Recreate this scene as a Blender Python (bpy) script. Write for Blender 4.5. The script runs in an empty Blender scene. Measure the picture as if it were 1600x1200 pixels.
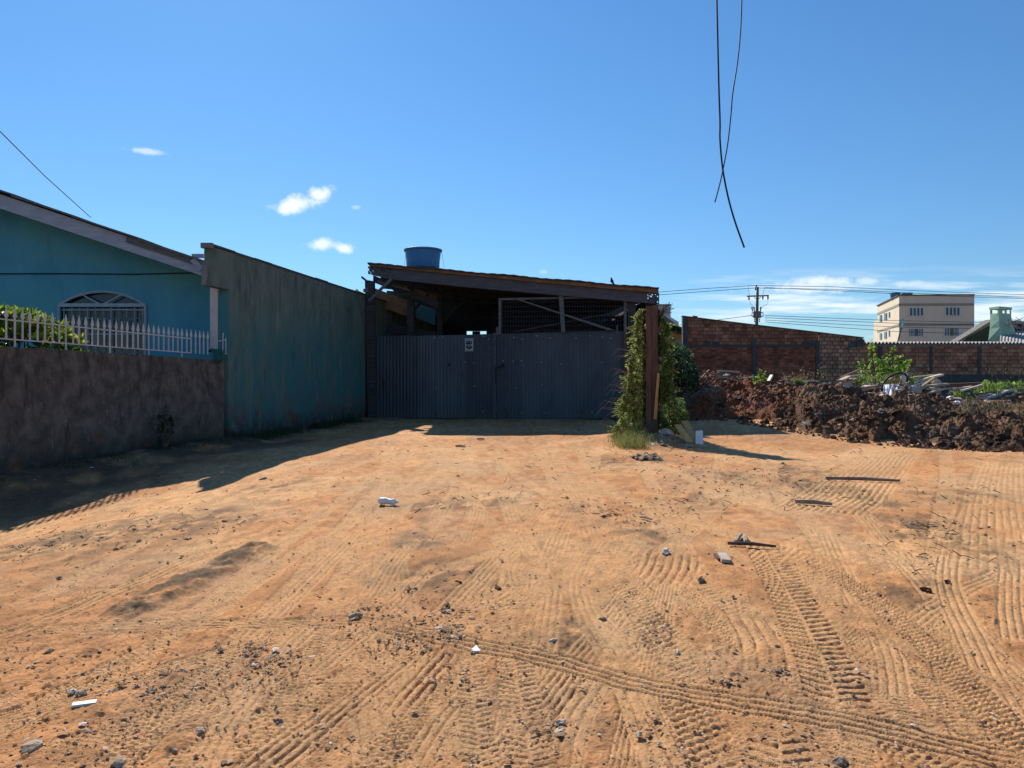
import bpy, math, random
import numpy as np
from mathutils import Vector, Matrix
random.seed(7); RS = np.random.RandomState(11)
R = math.radians
sc = bpy.context.scene; COL = sc.collection
# ------------------------------------------------------------------ camera, sky, sun, exposure
F = 1170.0; CAMZ = 1.6; HOR = 590.0
cd = bpy.data.cameras.new("camera"); cam = bpy.data.objects.new("camera", cd); COL.objects.link(cam)
cam.location = (0, 0, CAMZ); cam.rotation_euler = (R(90), 0, 0)
cd.sensor_width = 36; cd.lens = 36 * F / 1600; cd.shift_y = -(600 - HOR) / 1600; cd.clip_end = 3000; cd.clip_start = 0.05
sc.camera = cam
SUN_AZ = -22.0; SUN_EL = 36.0
w = bpy.data.worlds.new("World"); sc.world = w; w.use_nodes = True
sc.view_settings.view_transform = 'Standard'; sc.view_settings.look = 'None'
sc.view_settings.gamma = 1; sc.view_settings.use_curve_mapping = False
sc.view_settings.exposure = 0.40
sl = bpy.data.lights.new("sun", 'SUN'); so = bpy.data.objects.new("sun", sl); COL.objects.link(so)
sl.energy = 5.0; sl.angle = R(0.53); sl.color = (1, .925, .79)
sdir = Vector((math.sin(R(SUN_AZ)) * math.cos(R(SUN_EL)), math.cos(R(SUN_AZ)) * math.cos(R(SUN_EL)), math.sin(R(SUN_EL))))
so.rotation_euler = sdir.to_track_quat('Z', 'Y').to_euler(); so.location = (-10, 30, 30)

def ramp(N, stops, inter='LINEAR'):
    r = N.new('ShaderNodeValToRGB'); r.color_ramp.interpolation = inter
    e = r.color_ramp.elements
    while len(e) < len(stops): e.new(.5)
    for i, (p, c) in enumerate(stops): e[i].position = p; e[i].color = (*c, 1)
    return r
def world_nodes():
    nt = w.node_tree; N = nt.nodes; L = nt.links; N.clear()
    out = N.new('ShaderNodeOutputWorld'); bg = N.new('ShaderNodeBackground'); bg.inputs[1].default_value = 0.055
    sky = N.new('ShaderNodeTexSky'); sky.sky_type = 'NISHITA'; sky.sun_disc = False
    sky.sun_elevation = R(SUN_EL); sky.sun_rotation = R(SUN_AZ); sky.air_density = 1.1; sky.dust_density = 0.1; sky.ozone_density = 3.0; sky.altitude = 300
    tc = N.new('ShaderNodeTexCoord'); sep = N.new('ShaderNodeSeparateXYZ'); L.new(tc.outputs['Generated'], sep.inputs[0])
    def m(op, a, b=None, c=None, clamp=False):
        n = N.new('ShaderNodeMath'); n.operation = op; n.use_clamp = clamp
        for i, v in enumerate((a, b, c)):
            if v is None: continue
            if isinstance(v, (int, float)): n.inputs[i].default_value = v
            else: L.new(v, n.inputs[i])
        return n.outputs[0]
    y = m('MAXIMUM', sep.outputs[1], 0.02)
    u = m('DIVIDE', sep.outputs[0], y); v = m('DIVIDE', sep.outputs[2], y)   # where the far clouds stand in the sky
    cb = N.new('ShaderNodeCombineXYZ'); L.new(u, cb.inputs[0]); L.new(v, cb.inputs[1])
    nz = N.new('ShaderNodeTexNoise'); nz.inputs['Scale'].default_value = 42; nz.inputs['Detail'].default_value = 7; nz.inputs['Roughness'].default_value = .62
    L.new(cb.outputs[0], nz.inputs['Vector'])
    def smooth(x, a, b):
        n = N.new('ShaderNodeMapRange'); n.interpolation_type = 'SMOOTHSTEP'
        L.new(x, n.inputs[0]); n.inputs[1].default_value = a; n.inputs[2].default_value = b; return n.outputs[0]
    total = None
    #       px   py   rx  ry  density tilt
    puffs = [(468, 318, 33, 12, .95, .2), (497, 303, 18, 11, .9, .2), (502, 382, 24, 8, .8, .05), (538, 388, 16, 8, .85, -.1),
             (226, 236, 26, 4, .5, -.12), (557, 324, 6, 3, .3, 0), (850, 425, 6, 2.5, .25, 0)]
    puffs += [(1262, 450, 75, 10, .7, .03), (1290, 440, 42, 8, .75, 0), (1355, 440, 22, 6, .55, 0), (1425, 444, 40, 6, .5, 0)]
    for px, py, rx, ry, dn, tl in puffs:
        du = m('MULTIPLY', m('SUBTRACT', u, (px - 800) / F), F / rx)
        dv0 = m('SUBTRACT', v, (HOR - py) / F)
        dv = m('MULTIPLY', m('SUBTRACT', dv0, m('MULTIPLY', m('SUBTRACT', u, (px - 800) / F), tl)), F / ry)
        d2 = m('SQRT', m('ADD', m('MULTIPLY', du, du), m('MULTIPLY', dv, dv)))
        e = m('ADD', d2, m('MULTIPLY', m('SUBTRACT', nz.outputs[0], .5), 3.2))
        k = m('MULTIPLY', m('SUBTRACT', 1.0, smooth(e, .10, 1.5)), dn)
        total = k if total is None else m('MAXIMUM', total, k)
    # low streaks over the horizon
    mp = N.new('ShaderNodeMapping'); mp.inputs['Scale'].default_value = (5.0, 52, 1); mp.inputs['Rotation'].default_value = (0, 0, R(-4)); L.new(cb.outputs[0], mp.inputs[0])
    n2 = N.new('ShaderNodeTexNoise'); n2.inputs['Scale'].default_value = 1; n2.inputs['Detail'].default_value = 8; n2.inputs['Roughness'].default_value = .58; L.new(mp.outputs[0], n2.inputs['Vector'])
    st = smooth(n2.outputs[0], .44, .64)
    band = m('MULTIPLY', smooth(v, .155, .10), smooth(u, .16, .34))
    st = m('MULTIPLY', m('MULTIPLY', st, band), .8)
    total = m('MAXIMUM', total, st)
    total = m('MULTIPLY', total, m('GREATER_THAN', sep.outputs[1], .05))
    mx = N.new('ShaderNodeMixRGB'); L.new(total, mx.inputs[0])
    hs = N.new('ShaderNodeHueSaturation'); hs.inputs['Saturation'].default_value = .98; hs.inputs['Value'].default_value = 1.0
    L.new(sky.outputs[0], hs.inputs['Color'])
    rp = ramp(N, [(0.0, (.52, .70, .86)), (.12, (.47, .70, .90)), (.45, (.44, .76, 1.0))]); L.new(sep.outputs[2], rp.inputs[0])   # clearer, bluer air than the model's
    ml = N.new('ShaderNodeVectorMath'); ml.operation = 'MULTIPLY'; L.new(hs.outputs[0], ml.inputs[0]); L.new(rp.outputs[0], ml.inputs[1])
    m2 = N.new('ShaderNodeVectorMath'); m2.operation = 'SCALE'; m2.inputs['Scale'].default_value = 1.75; L.new(ml.outputs[0], m2.inputs[0])
    L.new(m2.outputs[0], mx.inputs[1]); mx.inputs[2].default_value = (14.5, 15.3, 16.0, 1)
    L.new(mx.outputs[0], bg.inputs[0]); L.new(bg.outputs[0], out.inputs[0])
world_nodes()

# ------------------------------------------------------------------ placing helpers
def P(px, py, d): return Vector(((px - 800) / F * d, d, CAMZ + (HOR - py) / F * d))
class Pl:
    "a vertical plane through two ground points; pt() gives the point of it seen at a place in the photo"
    def __init__(s, a, b): s.a = Vector((a[0], a[1])); s.b = Vector((b[0], b[1])); s.t = (s.b - s.a).normalized(); s.n = Vector((s.t.y, -s.t.x))
    def pt(s, px, py, off=0.0):
        k = (px - 800) / F; a = s.a + s.n * off; t = s.t
        q = (k * a.y - a.x) / (t.x - k * t.y); p = a + t * q
        return Vector((p.x, p.y, CAMZ + (HOR - py) / F * p.y))
def lat(seed):
    return np.random.RandomState(seed).rand(256, 256)
_L = {}
def vn(x, y, sd=0):
    if sd not in _L: _L[sd] = lat(sd + 100)
    T = _L[sd]; xi = np.floor(x).astype(int); yi = np.floor(y).astype(int); fx = x - xi; fy = y - yi
    fx = fx * fx * (3 - 2 * fx); fy = fy * fy * (3 - 2 * fy)
    a = T[xi & 255, yi & 255]; b = T[(xi + 1) & 255, yi & 255]; c = T[xi & 255, (yi + 1) & 255]; d = T[(xi + 1) & 255, (yi + 1) & 255]
    return (a * (1 - fx) + b * fx) * (1 - fy) + (c * (1 - fx) + d * fx) * fy
def fbm(x, y, o=4, sd=0, g=.5):
    r = 0; a = 1; t = 0
    for i in range(o):
        r = r + a * vn(x * 2 ** i + 17.3 * i, y * 2 ** i + 9.1 * i, sd + i); t += a; a *= g
    return r / t
def ss(x, a, b):
    t = np.clip((x - a) / (b - a), 0, 1); return t * t * (3 - 2 * t)
WALLX = lambda y: -8.55 + .237 * (y - 12.5)
def base_z(x, y):
    "the broad shape of the ground"
    x = np.asarray(x, float); y = np.asarray(y, float)
    z = .07 * (fbm(x * .33, y * .33, 3, 40) - .5) * 2 * ss(y, 1.5, 6)
    dip = np.exp(-(((x + 7.0) / 2.2) ** 2 + ((y - 9.5) / 4.5) ** 2)); z = z - .46 * dip
    bank = ss(x - WALLX(y), 1.6, 0) * (y < 19); z = z + .16 * bank
    z = z + .22 * np.exp(-(((x - 3.6) / 1.1) ** 2 + ((y - 18.9) / 1.6) ** 2))
    z = z + .05 * ss(y, 22, 27) * ss(x, 6, 4) + .32 * ss(y, 17.5, 25) * ss(x, 4, 7)
    return z
def gz(x, y): return float(base_z(np.array([x]), np.array([y]))[0])
def G(px, py, lift=0.0):
    z = 0.0
    for _ in range(12):
        d = (CAMZ - z) * F / (py - HOR); x = (px - 800) / F * d; z = .5 * z + .5 * gz(x, d)
    return Vector((x, d, z + lift))

# ------------------------------------------------------------------ materials
def new_mat(name):
    m = bpy.data.materials.new(name); m.use_nodes = True; nt = m.node_tree; N = nt.nodes
    return m, nt, N, nt.links, N['Principled BSDF'], N['Material Output']
def vmat(name, cols, scale=3, stretch=(1, 1, 1), rough=.85, bump=.25, bscale=40, lo=.3, hi=.7, metal=0, detail=8, second=None, rnd=0, spec=.3, bdist=.01):
    "surface colour from noise between the given colours; second=(colour, scale, stretch, lo, hi) is a stain over it"
    m, nt, N, L, bs, out = new_mat(name)
    tc = N.new('ShaderNodeTexCoord'); mp = N.new('ShaderNodeMapping'); mp.inputs['Scale'].default_value = stretch; L.new(tc.outputs['Object'], mp.inputs[0])
    nz = N.new('ShaderNodeTexNoise'); nz.inputs['Scale'].default_value = scale; nz.inputs['Detail'].default_value = detail; nz.inputs['Roughness'].default_value = .62; L.new(mp.outputs[0], nz.inputs['Vector'])
    k = len(cols); rp = ramp(N, [(lo + (hi - lo) * i / max(1, k - 1), c) for i, c in enumerate(cols)]); L.new(nz.outputs[0], rp.inputs[0]); c = rp.outputs[0]
    for s2 in (second or []):
        mp2 = N.new('ShaderNodeMapping'); mp2.inputs['Scale'].default_value = s2[2]; mp2.inputs['Location'].default_value = (3.1, 1.7, 5.3); L.new(tc.outputs['Object'], mp2.inputs[0])
        n2 = N.new('ShaderNodeTexNoise'); n2.inputs['Scale'].default_value = s2[1]; n2.inputs['Detail'].default_value = 7; n2.inputs['Roughness'].default_value = .65; L.new(mp2.outputs[0], n2.inputs['Vector'])
        mr = N.new('ShaderNodeMapRange'); mr.interpolation_type = 'SMOOTHSTEP'; mr.inputs[1].default_value = s2[3]; mr.inputs[2].default_value = s2[4]; L.new(n2.outputs[0], mr.inputs[0])
        fac = mr.outputs[0]
        if len(s2) > 5:   # limited to a height band (z0 full, z1 none)
            sp = N.new('ShaderNodeSeparateXYZ'); L.new(tc.outputs['Object'], sp.inputs[0])
            m3 = N.new('ShaderNodeMapRange'); m3.interpolation_type = 'SMOOTHSTEP'; m3.inputs[1].default_value = s2[5]; m3.inputs[2].default_value = s2[6]; m3.inputs[3].default_value = 1; m3.inputs[4].default_value = 0
            ad = N.new('ShaderNodeMath'); ad.operation = 'MULTIPLY_ADD'; ad.inputs[1].default_value = 1.2; L.new(n2.outputs[0], ad.inputs[0]); L.new(sp.outputs[2], ad.inputs[2]); 
            su = N.new('ShaderNodeMath'); su.operation = 'SUBTRACT'; su.inputs[1].default_value = .6; L.new(ad.outputs[0], su.inputs[0]); L.new(su.outputs[0], m3.inputs[0])
            mu = N.new('ShaderNodeMath'); mu.operation = 'MULTIPLY'; L.new(fac, mu.inputs[0]); L.new(m3.outputs[0], mu.inputs[1]); fac = mu.outputs[0]
        mx = N.new('ShaderNodeMixRGB'); L.new(fac, mx.inputs[0]); L.new(c, mx.inputs[1]); mx.inputs[2].default_value = (*s2[0], 1); c = mx.outputs[0]
    if rnd:
        oi = N.new('ShaderNodeObjectInfo'); hs = N.new('ShaderNodeHueSaturation'); mr = N.new('ShaderNodeMapRange'); mr.inputs[3].default_value = 1 - rnd; mr.inputs[4].default_value = 1 + rnd
        L.new(oi.outputs['Random'], mr.inputs[0]); L.new(mr.outputs[0], hs.inputs['Value']); L.new(c, hs.inputs['Color']); c = hs.outputs[0]
    L.new(c, bs.inputs['Base Color']); bs.inputs['Roughness'].default_value = rough; bs.inputs['Metallic'].default_value = metal; bs.inputs['Specular IOR Level'].default_value = spec
    if bump:
        n3 = N.new('ShaderNodeTexNoise'); n3.inputs['Scale'].default_value = bscale; n3.inputs['Detail'].default_value = 6; L.new(mp.outputs[0], n3.inputs['Vector'])
        b = N.new('ShaderNodeBump'); b.inputs['Strength'].default_value = bump; b.inputs['Distance'].default_value = bdist; L.new(n3.outputs[0], b.inputs['Height']); L.new(b.outputs[0], bs.inputs['Normal'])
    return m
def attr_mat(name, nscale=60, nstr=.35, rough=.95, bump=.5, bdist=.012, trans=0.0, bscale=None):
    m, nt, N, L, bs, out = new_mat(name)
    at = N.new('ShaderNodeAttribute'); at.attribute_name = 'Col'
    tc = N.new('ShaderNodeTexCoord'); nz = N.new('ShaderNodeTexNoise'); nz.inputs['Scale'].default_value = nscale; nz.inputs['Detail'].default_value = 8; nz.inputs['Roughness'].default_value = .7; L.new(tc.outputs['Object'], nz.inputs['Vector'])
    mr = N.new('ShaderNodeMapRange'); mr.inputs[1].default_value = .3; mr.inputs[2].default_value = .7; mr.inputs[3].default_value = 1 - nstr; mr.inputs[4].default_value = 1 + nstr; L.new(nz.outputs[0], mr.inputs[0])
    mx = N.new('ShaderNodeVectorMath'); mx.operation = 'SCALE'; L.new(at.outputs['Color'], mx.inputs[0]); L.new(mr.outputs[0], mx.inputs['Scale'])
    L.new(mx.outputs[0], bs.inputs['Base Color']); bs.inputs['Roughness'].default_value = rough; bs.inputs['Specular IOR Level'].default_value = .15
    if bump:
        n3 = N.new('ShaderNodeTexNoise'); n3.inputs['Scale'].default_value = bscale or nscale * .8; n3.inputs['Detail'].default_value = 8; n3.inputs['Roughness'].default_value = .65; L.new(tc.outputs['Object'], n3.inputs['Vector'])
        b = N.new('ShaderNodeBump'); b.inputs['Strength'].default_value = bump; b.inputs['Distance'].default_value = bdist; L.new(n3.outputs[0], b.inputs['Height']); L.new(b.outputs[0], bs.inputs['Normal'])
    if trans:
        tr = N.new('ShaderNodeBsdfTranslucent'); L.new(mx.outputs[0], tr.inputs[0]); ms = N.new('ShaderNodeMixShader'); ms.inputs[0].default_value = trans
        L.new(bs.outputs[0], ms.inputs[1]); L.new(tr.outputs[0], ms.inputs[2]); L.new(ms.outputs[0], out.inputs[0])
    return m
def brick_mat(name, c1, c2, mortar, bw, bh, msize, dirt=.5, tint=None):
    m, nt, N, L, bs, out = new_mat(name)
    tc = N.new('ShaderNodeTexCoord'); sp = N.new('ShaderNodeSeparateXYZ'); L.new(tc.outputs['Object'], sp.inputs[0]); cb = N.new('ShaderNodeCombineXYZ'); L.new(sp.outputs[0], cb.inputs[0]); L.new(sp.outputs[2], cb.inputs[1])
    n0 = N.new('ShaderNodeTexNoise'); n0.inputs['Scale'].default_value = 2.3; L.new(tc.outputs['Object'], n0.inputs['Vector'])
    va = N.new('ShaderNodeVectorMath'); va.operation = 'MULTIPLY_ADD'; va.inputs[1].default_value = (.05, .05, 0); L.new(n0.outputs['Color'], va.inputs[0]); L.new(cb.outputs[0], va.inputs[2])
    br = N.new('ShaderNodeTexBrick'); L.new(va.outputs[0], br.inputs['Vector']); br.inputs['Scale'].default_value = 1; br.inputs['Brick Width'].default_value = bw; br.inputs['Row Height'].default_value = bh; br.inputs['Mortar Size'].default_value = msize
    br.inputs['Mortar Smooth'].default_value = .3; br.inputs['Color1'].default_value = (*c1, 1); br.inputs['Color2'].default_value = (*c2, 1); br.inputs['Mortar'].default_value = (*mortar, 1)
    nz = N.new('ShaderNodeTexNoise'); nz.inputs['Scale'].default_value = 1.3; nz.inputs['Detail'].default_value = 9; nz.inputs['Roughness'].default_value = .7; L.new(tc.outputs['Object'], nz.inputs['Vector'])
    rp = ramp(N, [(.35, (1 - dirt,) * 3), (.6, (1.05, 1.02, 1.0))]); L.new(nz.outputs[0], rp.inputs[0])
    mx = N.new('ShaderNodeMixRGB'); mx.blend_type = 'MULTIPLY'; mx.inputs[0].default_value = 1; L.new(br.outputs[0], mx.inputs[1]); L.new(rp.outputs[0], mx.inputs[2])
    # odd black bricks and gaps
    sn = N.new('ShaderNodeTexWhiteNoise'); sn.noise_dimensions = '2D'
    fl = N.new('ShaderNodeVectorMath'); fl.operation = 'SNAP'; fl.inputs[1].default_value = (bw * 1.0, bh, 1); L.new(cb.outputs[0], fl.inputs[0]); L.new(fl.outputs[0], sn.inputs[0])
    gt = N.new('ShaderNodeMapRange'); gt.inputs[1].default_value = .0; gt.inputs[2].default_value = 1; gt.inputs[3].default_value = .62; gt.inputs[4].default_value = 1.25; L.new(sn.outputs[0], gt.inputs[0])
    mv = N.new('ShaderNodeVectorMath'); mv.operation = 'SCALE'; L.new(mx.outputs[0], mv.inputs[0]); L.new(gt.outputs[0], mv.inputs['Scale'])
    L.new(mv.outputs[0], bs.inputs['Base Color']); bs.inputs['Roughness'].default_value = .92; bs.inputs['Specular IOR Level'].default_value = .15
    b = N.new('ShaderNodeBump'); b.inputs['Strength'].default_value = .8; b.inputs['Distance'].default_value = .015; b.invert = True; L.new(br.outputs['Fac'], b.inputs['Height']); L.new(b.outputs[0], bs.inputs['Normal'])
    return m
M = {}
M['dirt'] = attr_mat('dry_dirt', 34, .24, bump=1.0, bdist=.014, bscale=60)
def flecks(m):
    nt = m.node_tree; N = nt.nodes; L = nt.links; bs = N['Principled BSDF']; src = bs.inputs['Base Color'].links[0].from_socket; tc = next(n for n in N if n.type == 'TEX_COORD')
    for sc_, lo, hi, colr, amt in ((7.0, .56, .66, (.20, .115, .06), .55), (19.0, .58, .66, (.15, .09, .055), .6), (11.0, .60, .70, (.66, .46, .27), .45), (1.7, .55, .68, (.36, .17, .075), .4)):
        nz = N.new('ShaderNodeTexNoise'); nz.inputs['Scale'].default_value = sc_; nz.inputs['Detail'].default_value = 10; nz.inputs['Roughness'].default_value = .72
        mp = N.new('ShaderNodeMapping'); mp.inputs['Location'].default_value = (sc_ * 3, 1, 0); mp.inputs['Scale'].default_value = (1, .75, 1); L.new(tc.outputs['Object'], mp.inputs[0]); L.new(mp.outputs[0], nz.inputs['Vector'])
        mr = N.new('ShaderNodeMapRange'); mr.interpolation_type = 'SMOOTHSTEP'; mr.inputs[1].default_value = lo; mr.inputs[2].default_value = hi; mr.inputs[4].default_value = amt; L.new(nz.outputs[0], mr.inputs[0])
        mx = N.new('ShaderNodeMixRGB'); L.new(mr.outputs[0], mx.inputs[0]); L.new(src, mx.inputs[1]); mx.inputs[2].default_value = (*colr, 1); src = mx.outputs[0]
    L.new(src, bs.inputs['Base Color'])
flecks(M['dirt'])
M['soil'] = attr_mat('dug_soil', 12, .45, bump=1.0, bdist=.05, bscale=22)
M['pebble'] = attr_mat('pebble', 30, .25, bump=.3)
M['leaf'] = attr_mat('leaf', 14, .2, rough=.45, bump=0, trans=.45)
M['glossy_leaf'] = attr_mat('glossy_leaf', 14, .2, rough=.3, bump=0, trans=.4)
M['low_wall'] = vmat('brown_stained_render', [(.055, .046, .038), (.120, .098, .078), (.20, .165, .13)], 4.2, (1, 1, .8), bump=.7, bscale=22, bdist=.02,
    second=[((.30, .26, .22), 14, (1, 1, .35), .60, .72), ((.035, .031, .031), 3.0, (1.5, 1.5, .45), .56, .72), ((.022, .019, .018), 1.9, (1.6, 1.6, .5), .50, .64, 2.8, .9), ((.19, .095, .05), 2.2, (1, 1, 1), .45, .7, .1, 1.0), ((.03, .035, .025), 3, (1, 1, 1), .3, .6, .0, .65)])
M['tall_wall'] = vmat('weathered_green_render', [(.085, .112, .086), (.145, .175, .135), (.20, .225, .175)], 2.6, (1, 1, .45), bump=.5, bscale=16, bdist=.02,
    second=[((.045, .17, .165), 1.5, (1.3, 1.3, .4), .32, .60, 2.0, 4.4), ((.05, .15, .155), 3.2, (1, 1, .3), .56, .78), ((.030, .036, .035), 5.2, (1.6, 1.6, .14), .54, .76, 5.6, 2.6), ((.045, .052, .05), 5.2, (1.6, 1.6, .16), .58, .76), ((.035, .042, .045), 1.7, (1.5, 1.5, .35), .58, .74), ((.17, .09, .07), 1.6, (1, 1, 1), .42, .62, .35, 1.5), ((.025, .03, .022), 2.5, (1, 1, 1), .3, .55, .0, .8)])
M['grey_cement'] = vmat('grey_cement', [(.09, .09, .09), (.20, .20, .19), (.27, .26, .24)], 5, bump=.6, bscale=30)
M['dark_cement'] = vmat('dark_cement', [(.05, .055, .055), (.10, .105, .10)], 5, bump=.6, bscale=30)
M['light_cement'] = vmat('light_cement', [(.30, .29, .27), (.48, .46, .43)], 7, bump=.6, bscale=30, rnd=.25)
M['teal'] = vmat('teal_paint', [(.080, .29, .37), (.10, .34, .42), (.12, .38, .45)], 1.4, (1, 1, .7), bump=.1, rough=.7, second=[((.12, .37, .38), .7, (.5, 1, 1.6), .48, .64), ((.06, .17, .20), 2.2, (2, 2, .3), .62, .8)])
M['teal_dim'] = vmat('dull_teal_paint', [(.04, .15, .17), (.06, .21, .22)], 2, (1, 1, .3), bump=.1, rough=.8)
M['lilac_white'] = vmat('aged_white_wood', [(.34, .33, .37), (.47, .46, .50)], 6, (.4, .4, 2), bump=.2, rough=.8, second=[((.16, .14, .14), 6, (1, 1, 1), .66, .72)])
M['grey_wood'] = vmat('grey_wood', [(.10, .09, .09), (.2, .19, .185)], 9, (.3, .3, 2), bump=.3)
M['white_metal'] = vmat('painted_white_metal', [(.50, .46, .45), (.66, .62, .60)], 6, bump=.1, rough=.55, second=[((.25, .13, .07), 16, (1, 1, 1), .66, .72)])
M['pink_white'] = vmat('pinkish_white_paint', [(.50, .43, .41), (.62, .54, .51)], 4, bump=.1, rough=.7)
M['frame_white'] = vmat('window_frame_paint', [(.36, .38, .40), (.5, .52, .53)], 5, bump=0, rough=.5)
M['glass'] = vmat('dark_glass', [(.012, .016, .025), (.03, .035, .05)], 1.5, bump=0, rough=.12, spec=.5)
M['roof_tile'] = vmat('aged_roof_sheet', [(.10, .09, .085), (.22, .2, .18)], 7, bump=.5, bscale=20)
M['gate'] = vmat('blue_grey_sheet_metal', [(.056, .062, .071), (.076, .084, .095), (.10, .109, .121)], 1.1, (1, 1, .35), bump=.08, rough=.6, metal=.1, rnd=.22, spec=.35,
    second=[((.045, .035, .035), 2.2, (1, 1, .3), .58, .75), ((.14, .10, .075), 3.5, (1, 1, 1), .3, .8, .0, .55)])
M['dark_wood'] = vmat('tarred_wood', [(.035, .032, .036), (.085, .078, .08)], 7, (.35, .35, 2), bump=.5, bscale=30, rnd=.2)
M['beam_wood'] = vmat('weathered_beam', [(.075, .07, .078), (.14, .13, .14)], 6, (.3, 1, 2.5), bump=.5, bscale=30, second=[((.02, .018, .02), 26, (1, 1, 1), .66, .70), ((.13, .085, .06), 2, (1, 1, 1), .6, .75)])
M['brown_wood'] = vmat('red_brown_wood', [(.06, .034, .028), (.13, .072, .054), (.18, .105, .078)], 9, (2.2, 2.2, .2), bump=.6, bscale=30)
M['yellow_wood'] = vmat('yellow_board', [(.46, .24, .08), (.66, .40, .15)], 9, (2, 2, .3), bump=.3, rnd=.2)
M['plank'] = vmat('demolition_timber', [(.16, .09, .065), (.34, .22, .16), (.46, .35, .27)], 8, (.5, 2, 2), bump=.5, rnd=.4)
M['pale_plank'] = vmat('pale_timber', [(.42, .33, .25), (.66, .56, .46)], 8, (.5, 2, 2), bump=.4, rnd=.25)
M['rust'] = vmat('rusty_roof_edge', [(.16, .075, .04), (.34, .17, .09)], 6, (.6, 1, 1), bump=.3)
M['roof_sheet'] = vmat('dark_roof_sheet', [(.05, .045, .045), (.10, .09, .085)], 4, bump=.3)
M['clear_sheet'] = vmat('brown_sheet', [(.20, .12, .065), (.34, .22, .12)], 3, (1, .3, 1), bump=.2)
M['dark_metal'] = vmat('dark_metal', [(.06, .06, .065), (.13, .13, .135)], 8, bump=.1, rough=.6, metal=.3)
M['blue_tank'] = vmat('blue_plastic', [(.045, .17, .34), (.065, .22, .42)], 2, bump=.05, rough=.5)
M['brick_a'] = brick_mat('red_hollow_brick', (.37, .14, .08), (.50, .24, .14), (.14, .11, .10), .29, .165, .016, .55)
M['brick_b'] = brick_mat('orange_hollow_brick', (.44, .22, .13), (.58, .34, .21), (.13, .11, .09), .25, .185, .022, .4)
M['brick_c'] = brick_mat('old_laid_brick', (.33, .11, .065), (.42, .175, .11), (.21, .10, .07), .24, .10, .010, .6)
M['brick_d'] = brick_mat('panel_brick', (.42, .19, .115), (.54, .30, .19), (.16, .10, .075), .27, .175, .014, .5)
M['cream'] = vmat('cream_render', [(.60, .53, .42), (.67, .60, .49)], .6, (1, 1, .4), bump=.05)
M['cream_band'] = vmat('grey_green_band', [(.25, .25, .21), (.30, .30, .25)], 1, bump=0)
M['silver'] = vmat('pale_frame', [(.50, .53, .55), (.6, .62, .65)], 3, bump=0, rough=.4)
M['green_paint'] = vmat('green_chimney_paint', [(.27, .46, .33), (.36, .56, .42)], 1.6, bump=.2, second=[((.07, .14, .09), 2.2, (1, 1, .4), .58, .72)])
M['fibre'] = vmat('fibre_cement', [(.28, .265, .25), (.48, .45, .42)], 3, (1, .4, 1), bump=.3)
M['yellow_wall'] = vmat('ochre_render', [(.42, .26, .11), (.52, .34, .16)], 1.5, bump=.1)
M['white_wall'] = vmat('white_render', [(.5, .48, .45), (.66, .64, .6)], 1.5, bump=.1)
M['sign_teal'] = vmat('teal_sign', [(.10, .50, .46), (.16, .58, .52)], 3, bump=0, rough=.4)
M['sign_plate'] = vmat('grey_sign_plate', [(.36, .37, .36), (.48, .49, .46)], 9, bump=.05, rough=.5)
M['black'] = vmat('black_print', [(.012, .014, .018), (.02, .022, .028)], 9, bump=0, rough=.6)
M['pole'] = vmat('concrete_pole', [(.10, .11, .11), (.17, .175, .17)], 3, bump=.1)
M['cable'] = vmat('black_cable', [(.012, .012, .02), (.02, .02, .03)], 3, bump=0, rough=.5)
M['white_cloth'] = vmat('white_cloth', [(.55, .57, .60), (.78, .80, .84)], 5, bump=.5, bscale=15, bdist=.03, rnd=.1)
M['white_plastic'] = vmat('white_plastic', [(.62, .62, .60), (.82, .82, .80)], 8, bump=.15, rough=.5, rnd=.12)
M['hose'] = vmat('green_hose', [(.02, .10, .07), (.03, .15, .10)], 8, bump=0, rough=.5)
M['stone'] = vmat('grey_stone', [(.20, .14, .10), (.33, .25, .18), (.44, .36, .28)], 14, bump=.8, bscale=50, rnd=.3)
M['pale_stone'] = vmat('pale_stone', [(.45, .40, .34), (.62, .57, .50)], 8, bump=.6, bscale=40)
M['clod'] = vmat('earth_clod', [(.06, .028, .016), (.13, .06, .034)], 7, bump=1, bscale=18, bdist=.05, rnd=.4)
M['bark'] = vmat('bark', [(.07, .05, .035), (.16, .12, .09)], 12, (2, 2, .4), bump=.6)
M['dry_stick'] = vmat('dry_twig', [(.20, .15, .11), (.40, .33, .26)], 12, bump=.3, rnd=.2)
M['char_stick'] = vmat('dark_stick', [(.05, .035, .03), (.12, .085, .07)], 12, bump=.3, rnd=.2)

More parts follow.
